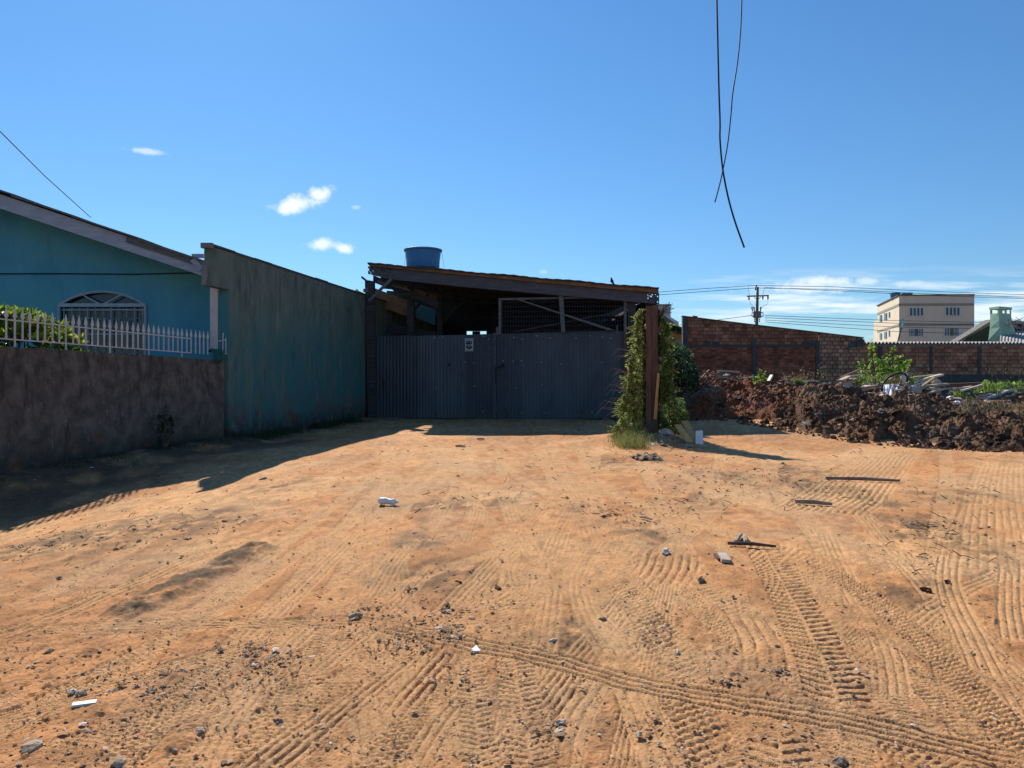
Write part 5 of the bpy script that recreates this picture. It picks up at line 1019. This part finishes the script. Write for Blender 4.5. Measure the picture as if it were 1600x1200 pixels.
for k in range(30):
    px = rr.uniform(1335, 1600) if k < 22 else rr.uniform(1080, 1330); py = rr.uniform(600, 618) if px < 1480 else rr.uniform(606, 628); py = py if px > 1330 else rr.uniform(590, 602); ln = rr.uniform(10, 42); an = rr.choice((-1, 1)) * rr.uniform(0, .45)
    mt = rr.choice(['pale_plank', 'pale_plank', 'plank', 'lilac_white', 'brown_wood']); nm = {'pale_plank': 'pale', 'plank': 'brown', 'lilac_white': 'white painted', 'brown_wood': 'dark red'}[mt]
    plank('plank', (px, py), (px + ln * math.cos(an), py - abs(ln * math.sin(an)) - 1), rr.uniform(.06, .16), rr.uniform(.025, .05), M[mt], '%s %s board on the heap, %s' % ('long' if ln > 28 else 'short', nm, seg(px)), 'plank', GT, .04, rr.uniform(-.3, .5))
hp = [(1378, 612), (1379, 601), (1387, 591), (1397, 585.5), (1410, 583), (1416, 587), (1417, 597)]; hy = onheap(1395, 606).y
tag(MB().tube([P(a, b, hy) for a, b in spline(hp, 5)], .035, 8).build('rubber_hoop', M['black'], smooth=True), 'black rubber hoop arching up behind the white cloth', 'hoop')
def cloth():
    rs = np.random.RandomState(5); n = 26; V = []; Q = []; y0 = onheap(1392, 612).y - .25
    for i in range(n):
        for j in range(n):
            a = i / (n - 1); b = j / (n - 1); px = 1379 + 26 * a + 2 * math.sin(b * 5 + a * 3); bot = np.interp(a, [0, .25, .45, .6, 1], [622, 629, 626, 612, 613]); py = 600 + (bot - 600) * b + 2.5 * abs(a - .45)
            d = y0 + .10 * math.sin(a * 17 + b * 2) - .35 * b + .5 * (1 - b) ** 2 + .05 * math.sin(a * 31); V.append(tuple(P(px, py, d)))
    for i in range(n - 1):
        for j in range(n - 1): a = i * n + j; Q.append((a, a + 1, a + n + 1, a + n))
    o = np_mesh('white_cloth', V, Q, M['white_cloth'], base=V[0], smooth=True); md = o.modifiers.new('thick', 'SOLIDIFY'); md.thickness = .01
    tag(o, 'white cloth sack draped over the heap under the rubber hoop', 'cloth')
cloth()
def lump(px, py, r, m, name, label, cat, sq=(1, .8, .6), grp=None, heap_=True):
    p = onheap(px, py) if heap_ else G(px, py); o = rock_mb(p + V3((0, 0, r * .15)), r, rr, sq, .9).build(name, M['clod'] if 'clod' in label else m, smooth=False); return tag(o, label, cat, grp)
lump(1484, 624, .12, M['white_plastic'], 'white_scrap', 'left of two white scraps below the dark red beam', 'scrap'); lump(1496, 630, .11, M['white_plastic'], 'white_scrap', 'right of two white scraps below the dark red beam', 'scrap')
lump(1540, 619, .24, M['white_cloth'], 'white_bag', 'rounded white bag right of the upright pale slat', 'bag', (1.2, .8, .6)); lump(1575, 612, .2, M['white_cloth'], 'crumpled_sheet', 'crumpled pale sheet near the right edge of the heap', 'plastic sheet', (1.4, .8, .4))
lump(1357, 608, .20, M['white_cloth'], 'crumpled_sheet', 'crumpled white sheet just left of the hanging cloth', 'plastic sheet', (1.3, .8, .5)); lump(1412, 592, .22, M['white_plastic'], 'white_crate_piece', 'angular white piece under the top of the rubber hoop', 'scrap', (.7, .5, 1))
def block(px, py, sz, rot, m, name, label, cat, grp=None):
    p = onheap(px, py); p.z += sz[2] * .35; e = Matrix.Rotation(rot[2], 3, 'Z') @ Matrix.Rotation(rot[0], 3, 'X') @ Matrix.Rotation(rot[1], 3, 'Y'); mb = MB().box(p, sz, e); wobble(mb, .02); return tag(mb.build(name, m, bevel=.012), label, cat, grp)
block(1466, 615, (.28, .1, .42), (.1, .3, .3), M['light_cement'], 'concrete_piece', 'grey squared concrete piece standing beside the fan of planks', 'concrete'); block(1463, 603, (.26, .12, .26), (.2, .3, .6), M['pale_stone'], 'concrete_piece', 'pale cube like piece on top of the grey concrete piece', 'concrete')
block(1430, 612, (.35, .2, .2), (.2, .1, .2), M['light_cement'], 'concrete_piece', 'pale concrete piece at the lower end of the fan of planks', 'concrete'); block(1325, 606, (.35, .2, .18), (.3, .1, .9), M['light_cement'], 'concrete_piece', 'pale concrete piece below the two short boards', 'concrete')
block(1155, 650, (.4, .2, .16), (.1, .1, .3), M['light_cement'], 'concrete_piece', 'pinkish concrete piece at the foot of the red part of the heap', 'concrete') if False else None
mats = [M['light_cement'], M['pale_stone'], M['brick_b'], M['plank'], M['pale_plank'], M['light_cement']]
regs = [(1072, 1135, 583, 606, 34), (1205, 1262, 594, 604, 18), (1262, 1345, 594, 604, 14), (1340, 1480, 598, 622, 40), (1480, 1600, 608, 634, 36), (1150, 1330, 640, 668, 10), (1330, 1600, 640, 690, 12)]
for x0, x1_, y0_, y1_, n in regs:
    for k in range(n):
        px = rr.uniform(x0, x1_); py = rr.uniform(y0_, y1_); m = rr.choice(mats[:3] if y0_ > 635 else mats); mn = {M['light_cement']: 'grey concrete', M['pale_stone']: 'pale mortar', M['brick_b']: 'orange brick', M['plank']: 'brown wood', M['pale_plank']: 'pale wood'}[m]; r = rr.uniform(.03, .085)
        p = onheap(px, py); e = Matrix.Rotation(rr.uniform(0, 3), 3, 'Z') @ Matrix.Rotation(rr.uniform(-.6, .6), 3, 'X'); mb = MB()
        mb.box(p + V3((0, 0, r * .4)), (r * rr.uniform(1.2, 3.4), r * rr.uniform(.8, 1.6), r * rr.uniform(.3, .9)), e); wobble(mb, r * .16, k)
        tag(mb.build('rubble_piece', m), '%s %s %s on heap, %s' % ('tiny' if r < .05 else 'bigger', 'chip of' if r < .055 else 'piece of', mn, seg(px)), 'rubble', 'rubble pieces on the soil heap')
# twigs at the left end of the heap
m_ = MB()
for k in range(90):
    p = onheap(rr.uniform(1062, 1130), rr.uniform(584, 622), .05); a = rr.uniform(0, 3.1); v = V3((math.cos(a), rr.uniform(-.3, .3), rr.uniform(-.5, .5))) * rr.uniform(.2, .6); m_.tube([p - v * .5, p + V3((0, 0, rr.uniform(0, .2))), p + v * .5], [.012, .01, .004], 4)
tag(m_.build('brushwood', M['dry_stick']), 'dry tangled brushwood on the left end of the soil heap', 'twigs', kind='stuff')
# grass on the heap
def heap_grass(areas, n, h, label, seed, cols, wid=.012):
    rs = np.random.RandomState(seed); C = []
    for x0, x1_, y0_, y1_, w_ in areas:
        for k in range(int(n * w_)): p = onheap(rs.uniform(x0, x1_), rs.uniform(y0_, y1_), -.03); C.append(tuple(p))
    o = blades('grass', C, h, M['leaf'], cols, wid, .6, base=C[0], seed=seed); tag(o, label, 'grass', kind='stuff')
heap_grass([(1418, 1462, 590, 600, .22), (1335, 1385, 590, 602, .18), (1490, 1530, 613, 622, .22), (1530, 1600, 600, 614, .3), (1236, 1262, 594, 600, .08)], 1150, .19, 'bright green grass and weeds growing between the rubble on the heap', 41, [(.16, .28, .05), (.22, .34, .06), (.28, .36, .10)])
heap_grass([(1500, 1600, 630, 650, .5), (1330, 1420, 588, 600, .3), (1100, 1200, 640, 655, .1), (1225, 1260, 588, 600, .1)], 1100, .24, 'dry straw coloured grass hanging over the cut edge of the heap', 42, [(.26, .20, .12), (.18, .14, .08), (.34, .28, .17)], .008)
# sapling and weeds
def sapling(name, label, stems, size, cols, seed, d, cat='plant', n=40, spread=4.5, grp=None):
    rs = np.random.RandomState(seed); base = onheap(*stems[0][0]); base.y = d; base = P(stems[0][0][0], stems[0][0][1], d); t = thing(name, label, cat, base, grp); C = []; D = []; s = MB()
    for (b, e) in stems:
        k = n
        pts = [P(b[0] + (e[0] - b[0]) * q + 2 * math.sin(q * 5), b[1] + (e[1] - b[1]) * q, d) for q in np.linspace(0, 1, 6)]; s.tube(pts, [.025, .022, .018, .014, .01, .006], 5)
        for i in range(k):
            q = rs.uniform(.15, 1.02); sp = spread * (1.15 - .75 * q); a = rs.uniform(0, 6.28); p = P(b[0] + (e[0] - b[0]) * q + sp * math.cos(a), b[1] + (e[1] - b[1]) * q + rs.normal(0, 1.5), d + sp * .03 * math.sin(a)); C.append(tuple(p)); D.append((math.cos(a), math.sin(a), rs.uniform(-.5, .3)))
    leaves('foliage', C, D, size, M['leaf'], cols, t, seed=seed, aspect=.85); s.build('stem', M['bark'], t)
sapling('sapling', 'bright green large leaved sapling bush in front of the brick wall junction', [((1392, 604), (1396, 541)), ((1366, 604), (1362, 535)), ((1350, 604), (1345, 562)), ((1378, 604), (1382, 556)), ((1400, 604), (1407, 556)), ((1400, 600), (1420, 562)), ((1388, 604), (1374, 560)), ((1395, 604), (1402, 575)), ((1360, 604), (1350, 580)), ((1385, 604), (1390, 575))], .135, [(.18, .34, .04), (.26, .42, .06), (.12, .24, .03), (.34, .46, .09)], 51, 27.5, n=62, spread=8.5)
sapling('weed', 'small yellow green weed sprouting on the heap under the first brick pillar', [((1186, 600), (1188, 580)), ((1192, 600), (1196, 583)), ((1182, 600), (1178, 588))], .13, [(.20, .30, .06), (.26, .34, .08)], 52, 27, n=26)
sapling('weed', 'dry brown weed in front of the second brick pillar', [((1280, 598), (1281, 570)), ((1286, 600), (1290, 580)), ((1274, 600), (1268, 582))], .09, [(.20, .16, .08), (.14, .14, .06)], 53, 28, n=18)
sapling('weed', 'brown dry weed with bare stems left of the second brick pillar', [((1248, 600), (1255, 576)), ((1262, 600), (1266, 577)), ((1243, 600), (1240, 584))], .09, [(.18, .12, .08), (.22, .15, .10)], 54, 28, n=14)
sapling('weed', 'low leafy weed by the dark wall base at the right edge', [((1545, 612), (1540, 596)), ((1552, 612), (1562, 600)), ((1560, 612), (1582, 603)), ((1536, 612), (1532, 604))], .16, [(.22, .40, .05), (.28, .46, .08), (.14, .26, .04)], 55, 24, n=50, spread=6)
sapling('weed', 'dark dry bush standing against the base of the right boundary wall', [((1560, 605), (1545, 578)), ((1570, 605), (1575, 576)), ((1580, 606), (1592, 580)), ((1596, 606), (1606, 585))], .10, [(.06, .07, .04), (.10, .10, .06)], 56, 33, n=60, spread=8)
sapling('wall_plant', 'small dark plant growing at the foot of the low brown wall', [((258, 700), (258, 634)), ((256, 698), (248, 652)), ((260, 698), (270, 645))], .11, [(.04, .08, .035), (.06, .11, .05)], 57, G(258, 700).y, n=26, spread=5)
sapling('wall_plant', 'dark narrow plant at the foot of the tall green wall, left of two', [((435, 668), (436, 622)), ((440, 668), (444, 630))], .12, [(.03, .06, .03), (.05, .09, .04)], 58, 22.0, n=40, spread=5, grp='plants at the foot of the tall wall')
sapling('wall_plant', 'dark narrow plant at the foot of the tall green wall, right of two', [((457, 662), (457, 618)), ((461, 662), (464, 632))], .11, [(.03, .06, .03), (.05, .09, .04)], 59, 23.2, n=34, spread=4, grp='plants at the foot of the tall wall')
# weeds along the walls
rs = np.random.RandomState(60); C = []
for k in range(5200):
    y = rs.uniform(18.8, 29); x = TWX(y) + abs(rs.normal(0, .30)) + .02
    if vn(np.array([y * 1.3]), np.array([2.]), 61)[0] > .38: C.append((x, y, gz(x, y) - .02))
o = blades('weeds', C, .20, M['leaf'], [(.045, .08, .03), (.07, .11, .04), (.10, .11, .05)], .010, .6, base=C[0], seed=62); tag(o, 'dark green weeds and grass along the foot of the tall wall', 'weeds', kind='stuff')
C = []
for k in range(5200):
    y = rs.uniform(9, 18.6); x = WALLX(y) + abs(rs.normal(0, .38)) + .02
    if vn(np.array([y * 1.1]), np.array([x * 1.3 + 9]), 63)[0] > .42: C.append((x, y, gz(x, y) - .02))
o = blades('dry_grass', C, .11, M['leaf'], [(.10, .085, .05), (.06, .08, .035), (.16, .13, .08)], .006, .9, base=C[0], seed=64); tag(o, 'low dry grass and litter along the foot of the brown garden wall', 'grass', kind='stuff')
# ------------------------------------------------------------------ litter on the yard
def gbox(px, py, sz, rz, m, name, label, cat, tilt=0, wob=0.0, grp=None):
    p = G(px, py, sz[2] * .5); e = Matrix.Rotation(rz, 3, 'Z') @ Matrix.Rotation(tilt, 3, 'X'); mb = MB().box(p, sz, e); wobble(mb, wob) if wob else None; return tag(mb.build(name, m), label, cat, grp)
bt = thing('plastic_bottle', 'crushed white plastic bottle lying in the middle of the sunlit ground', 'bottle', G(606, 788))
p0 = G(606, 788, .035); MB().tube([p0 + V3((-.125, .02, 0)), p0 + V3((-.10, .02, .004)), p0 + V3((-.03, .01, .008)), p0 + V3((.03, .0, -.002)), p0 + V3((.08, -.02, .0)), p0 + V3((.10, -.024, .0))], [.02, .045, .042, .034, .042, .03], 10).build('body', M['white_plastic'], bt, smooth=True)
MB().tube([p0 + V3((.10, -.024, 0)), p0 + V3((.135, -.032, 0))], [.018, .018], 10).build('cap', M['white_cloth'], bt)
gbox(132, 1101, (.105, .034, .012), R(20), M['white_plastic'], 'plastic_strip', 'flat white plastic strip lying in the left foreground', 'plastic strip', .05, .001)
pt_ = G(742, 1017); tag(MB().slab([pt_ + V3((-.03, -.02, .008)), pt_ + V3((.035, -.022, .010)), pt_ + V3((.005, .045, .020))], [pt_ + V3((-.03, -.02, 0)), pt_ + V3((.035, -.022, 0)), pt_ + V3((.005, .045, .0))]).build('white_shard', M['white_plastic']), 'triangular white shard lying on the ground in the lower middle', 'shard')
gbox(1131, 874, (.075, .26, .03), R(-8), M['pale_plank'], 'wood_block', 'short flat pale wood offcut below the black stick', 'wood', 0, .003)
gbox(1121, 872, (.03, .2, .02), R(-4), M['brown_wood'], 'wood_strip', 'thin brown strip just left of the pale wood offcut', 'wood', 0, .003)
def gstick(name, a, b, w_, h_, m, label, mid=None):
    p = G(*a, h_ * .5 + .005); q = G(*b, h_ * .5 + .005); md = (p + q) / 2 + V3((0, 0, .01)); return tag(MB().tube([p, md, q], [w_ * .5, w_ * .6, w_ * .4], 6).build(name, m), label, 'stick')
gstick('stick', (1137, 852), (1213, 857), .03, .03, M['char_stick'], 'black charred stick lying flat in the right middle of the ground')
gstick('stick', (1150, 850), (1158, 838), .04, .03, M['dry_stick'], 'left of two short pale sticks above the black stick'); gstick('stick', (1166, 850), (1163, 840), .04, .03, M['dry_stick'], 'right of two short pale sticks above the black stick')
gstick('stick', (1290, 749), (1406, 753), .05, .03, M['plank'], 'long brown stick lying across the ribbed tyre marks at the right'); gstick('stick', (1243, 786), (1300, 790), .05, .03, M['dry_stick'], 'brown stick along the near edge of the ribbed tyre marks')
gstick('stick', (1000, 810), (1018, 814), .03, .03, M['dry_stick'], 'short pale stick at the middle of the ground right of the dark patches'); gstick('stick', (545, 968), (566, 964), .025, .02, M['dry_stick'], 'short grey stick beside the gravel left of the middle')
gstick('stick', (712, 698), (727, 699), .05, .03, M['pale_plank'], 'thin white stick on the ground in front of the left gate leaf'); gstick('stick', (745, 687), (757, 687), .05, .03, M['pale_plank'], 'thin pale stick near the edge of the shed shadow')
# things at the foot of the creeper
p = G(1093, 694); tag(MB().hexa([p + V3(q) for q in ((-.09, 0, 0), (.09, 0, 0), (.09, .03, 0), (-.09, .03, 0), (-.06, .10, .30), (.10, .10, .31), (.10, .13, .31), (-.06, .13, .30))]).build('white_tile', M['white_plastic']), 'white tile standing tilted right of the creeper', 'tile')
GY = 'yellow boards leaning at the foot of the creeper'
for a, b, c, d, lab in ((1078, 694, 1059, 664, 'left of the two yellow boards'), (1086, 693, 1070, 658, 'right of the two yellow boards')):
    q = G(a, b); e = P(c, d, q.y + .6); tag(MB().beam(q + V3((0, 0, .05)), e, .17, .03).build('yellow_board', M['yellow_wood']), lab + ' leaning over the earth right of the creeper', 'board', GY)
lump(1040, 679, .19, M['pale_stone'], 'round_stone', 'pale round stone right beside the foot of the brown gate post', 'stone', (1, .8, .85), None, False)
lump(1021, 695, .06, M['white_plastic'], 'white_scrap', 'small white scrap on the ground below the creeper', 'scrap', (1, .8, .8), None, False)
lump(1073, 697, .07, M['pale_stone'], 'stone', 'small grey stone on the ground left of the white tile', 'stone', (1.2, .8, .6), None, False)
ORD = ['first', 'second', 'third', 'fourth', 'fifth', 'sixth', 'seventh', 'eighth', 'ninth', 'tenth', 'eleventh', 'twelfth', 'thirteenth', 'last']
xs_ = sorted(rr.uniform(990, 1032) for _ in range(14))
for k in range(14): lump(xs_[k], rr.uniform(709, 720), rr.uniform(.05, .10), M['clod'] if k % 3 == 0 else M['stone'], 'stone', '%s stone from the left in the small pile in front of the creeper' % ORD[k], 'stone', (1.3, .8, .5), 'stones in front of the creeper', False)
xs_ = sorted(rr.uniform(1030, 1100) for _ in range(12))
for k in range(12): lump(xs_[k], rr.uniform(678, 700), rr.uniform(.05, .12), M['stone'], 'stone', '%s stone from the left in the shade right of the brown gate post' % ORD[k], 'stone', (1.3, .8, .6), 'stones in the shade beside the gate post', False)
# stones picked out in the foreground
ST = [(150, 1110, 0, '')]
near = [(48, 1174, .045, 'large grey stone in the bottom left corner'), (60, 1160, .022, 'small dark stone just behind the large one in the bottom left corner'), (185, 1195, .035, 'dark flat stone at the very bottom left'), (112, 1082, .018, 'small pale stone left above the white plastic strip'),
        (128, 1083, .02, 'grey stone above the white plastic strip'), (285, 1050, .02, 'brown stone left of the gravel band'), (314, 1141, .026, 'dark stone in the lower left ground'), (412, 749, .05, 'dark stone on the far left part of the sunlit ground'),
        (93, 858 + 45, .02, 'small stone in the dry grass at the left edge'), (436, 1128, .02, 'small dark stone left of the lower middle'), (716, 912, .03, 'dark round clod above the gravel'), (778, 920, .022, 'small dark clod right above the gravel'), (942, 968, .026, 'dark stone right of the middle tyre track'),
        (864, 1002, .022, 'pale stone left of the red patch'), (1040, 864, .05, 'white stone on the left of the ribbed tyre marks in the middle'), (1096, 906, .03, 'dark stone right of the middle ground'), (1480, 910, .025, 'dark clod on the right side of the ground'), (1446, 922, .03, 'brown clod left of the dark clod at the right'),
        (1058, 1020, .02, 'pale stone beside the rut right of the middle'), (873, 1143, .02, 'pale stone in the bottom middle'), (877, 1128, .018, 'small stone behind the pale one in the bottom middle'), (1310, 1192, .03, 'dark stone at the very bottom right of the middle'), (1215, 955 + 55, .015, 'small stone left of the deep lug track')]
for px, py, r, lab in near:
    if r > 0: lump(px, py, r * 1.15, M['stone'] if 'pale' not in lab and 'white' not in lab else M['pale_stone'], 'stone', lab, 'stone', (1.4, .8, .6), 'single stones on the sunlit ground', False)
# loose gravel and crumbs
def crumbs():
    rs = np.random.RandomState(88); n = 4200; px = rs.uniform(1062, 1640, n); px = px + 12 * np.sin(px / 17) + 9 * np.sin(px / 6.3); u = (px - 800) / F; df = np.interp(px, HPX, HDF); d = df + np.where(rs.rand(n) < .45, -1.0 + np.abs(rs.normal(0, .9, n)) * 1.0 - .3, rs.uniform(0, 4.5, n)); z, s_ = heap_h(u, d); z = np.maximum(z, base_z(u * d, d))
    oc = np.array([(1, 0, 0), (0, 1, 0), (-1, 0, 0), (0, -1, 0), (0, 0, 1), (0, 0, -1)]); fc = np.array([(4, 0, 1), (4, 1, 2), (4, 2, 3), (4, 3, 0), (5, 1, 0), (5, 2, 1), (5, 3, 2), (5, 0, 3)])
    r = (.014 + .014 * rs.gamma(1.5, 1, n)).clip(0, .075); V = oc[None] * (1 + rs.uniform(-.35, .35, (n, 6, 1))) * r[:, None, None] * rs.uniform(.7, 1.3, (n, 1, 3)); V += np.stack([u * d, d, z + r * .3], 1)[:, None]
    pal = np.array([(.15, .08, .045), (.10, .055, .035), (.20, .075, .035), (.24, .15, .095), (.30, .21, .15)]); kk = rs.choice(5, n, p=[.36, .28, .16, .14, .06]); kk[(px < 1210) & (kk < 2)] = 2
    o = np_mesh('soil_crumbs', V.reshape(-1, 3), (fc[None] + (np.arange(n) * 6)[:, None, None]).reshape(-1, 3), M['soil'], base=(12, 20, 0), col=np.repeat(pal[kk], 6, 0)); tag(o, 'loose crumbs of dug earth spilling from the soil heap', 'soil', kind='stuff')
crumbs()
def gravel():
    rs = np.random.RandomState(77); pts = []
    cl = [(680, 950, 45, 30, 260), (640, 1005, 40, 12, 200), (700, 985, 22, 12, 130), (560, 960, 30, 14, 110), (430, 1025, 34, 10, 150), (400, 1040, 24, 8, 70), (255, 1070, 40, 14, 100), (120, 1040, 60, 18, 130), (350, 1050, 50, 20, 110), (230, 1080, 30, 10, 70), (180, 1150, 60, 30, 110), (1015, 985, 18, 10, 60), (1030, 960, 14, 14, 50), (1130, 1062, 20, 8, 60), (1005, 1130, 12, 14, 40), (1310, 1040, 30, 10, 40), (1215, 1045, 15, 6, 50), (90, 820, 60, 14, 160), (180, 845, 60, 12, 130), (300, 820, 60, 10, 120), (720, 1060, 20, 10, 40), (870, 1130, 16, 12, 30), (1010, 800, 40, 14, 90), (950, 790, 40, 10, 70), (1090, 760, 50, 14, 100), (1180, 745, 60, 10, 100), (1450, 825, 40, 10, 90), (1300, 760, 60, 8, 70), (120, 745, 100, 8, 160), (230, 730, 60, 7, 80), (1060, 715, 50, 10, 90)]
    for px, py, sx, sy, n in cl:
        for k in range(n):
            a, b = rs.normal(px, sx), rs.normal(py, sy)
            if b > 660: pts.append((a, b, 1.0))
    for k in range(9000):
        b = 660 + 560 * rs.rand() ** .8; a = rs.uniform(-60, 1660)
        if b > 790 or (a > 380 or b > 760): pts.append((a, b, .62))
    V = []; Q = []; Cc = []; oct_ = np.array([(1, 0, 0), (0, 1, 0), (-1, 0, 0), (0, -1, 0), (0, 0, 1), (0, 0, -1), (.6, .6, .5), (-.6, .5, .55), (.5, -.6, .5), (-.5, -.6, .45)]); F_ = [(6, 4, 0), (0, 1, 6), (6, 1, 4), (7, 4, 1), (1, 2, 7), (7, 2, 4), (9, 4, 2), (2, 3, 9), (9, 3, 4), (8, 4, 3), (3, 0, 8), (8, 0, 4), (0, 5, 1), (1, 5, 2), (2, 5, 3), (3, 5, 0)]
    for px, py, k in pts:
        z = 0.0; d = (CAMZ - .0) * F / (py - HOR); x = (px - 800) / F * d; r = min(.0025 + .003 * rs.gamma(1.5, 1), .022) * k * (1 + max(0, d - 4) * .09); n = len(V)
        V.append((oct_ * (1 + rs.uniform(-.25, .25, (10, 1))) * r * [rs.uniform(.8, 1.8), rs.uniform(.7, 1.3), rs.uniform(.35, .7)]) @ (lambda a: np.array([[math.cos(a), -math.sin(a), 0], [math.sin(a), math.cos(a), 0], [0, 0, 1]]))(rs.uniform(0, 6.3)) + [x, d, 0]); Q.append((d, x, r))
        c = np.array([(.42, .29, .18), (.32, .22, .145), (.20, .13, .09), (.48, .38, .28), (.40, .23, .12), (.62, .55, .48)][rs.choice(6, p=[.27, .22, .1, .16, .22, .03])]) * rs.uniform(.8, 1.2); Cc.append(np.tile(c, (10, 1)))
    xs_ = np.array([q[1] for q in Q]); ys_ = np.array([q[0] for q in Q]); rr_ = np.array([q[2] for q in Q]); zz = base_z(xs_, ys_) + rr_ * .35
    wx = xs_ + .5 * (fbm(xs_ * .8, ys_ * .8, 3, 3) - .5); wy = ys_ + .5 * (fbm(xs_ * .8 + 5, ys_ * .8, 3, 5) - .5); zz = zz + .045 * (fbm(wx * 1.1, wy * .8, 3, 20) - .5)
    V = np.array(V); V[:, :, 2] += zz[:, None]; n = len(V); T = (np.array(F_)[None] + (np.arange(n) * 10)[:, None, None]).reshape(-1, 3)
    o = np_mesh('gravel', V.reshape(-1, 3), T, M['pebble'], base=(0, 6, 0), col=np.concatenate(Cc)); tag(o, 'loose gravel and dirt crumbs scattered over the ground', 'gravel', kind='stuff')
gravel()

def twig_litter():
    rs = np.random.RandomState(91); m_ = MB()
    for px, py, sx, sy, n in ((950, 795, 50, 12, 40), (1010, 715, 50, 8, 36), (1180, 745, 70, 10, 60), (1120, 790, 60, 14, 46), (1450, 825, 50, 12, 60), (1500, 765, 60, 10, 50), (1480, 870, 60, 14, 40), (800, 780, 60, 12, 36), (700, 790, 50, 12, 30), (880, 740, 80, 14, 36), (300, 815, 80, 12, 50), (80, 840, 70, 16, 60), (1350, 700, 140, 12, 60), (1250, 770, 60, 10, 30), (800, 700, 160, 12, 40)):
        for k in range(n // 2):
            a, b = rs.normal(px, sx), rs.normal(py, sy)
            if b < 668: continue
            p = G(a, b, .012); t = rs.uniform(0, 3.14); l = rs.uniform(.01, .045) * (1 + p.y * .04); v = V3((math.cos(t), math.sin(t), rs.uniform(-.08, .6))) * l; r_ = rs.uniform(.0015, .0035) * (1 + p.y * .06); m_.tube([p - v, p + v * .1 + V3((rs.normal(0, .01), rs.normal(0, .01), .006)), p + v], r_, 4)
    tag(m_.build('twig_litter', M['char_stick']), 'scattered dark twigs and plant litter on the bare ground', 'twigs', kind='stuff')
twig_litter()
# look-alikes that would share a label are told apart by their order from the left
ORDW = ['first', 'second', 'third', 'fourth', 'fifth', 'sixth', 'seventh', 'eighth']
seen = {}
for o in COL.objects:
    if o.parent is None and o.get('label'): seen.setdefault(o['label'], []).append(o)
for lab, os_ in seen.items():
    if len(os_) > 1:
        def where(o):
            p = WL.get(o, o.location) if o.name.split('.')[0] != 'earth_clod' else o.location
            return p[0] / max(p[1], .1)
        for k, o in enumerate(sorted(os_, key=where)): o['label'] = lab + ', %s from left' % ORDW[k]
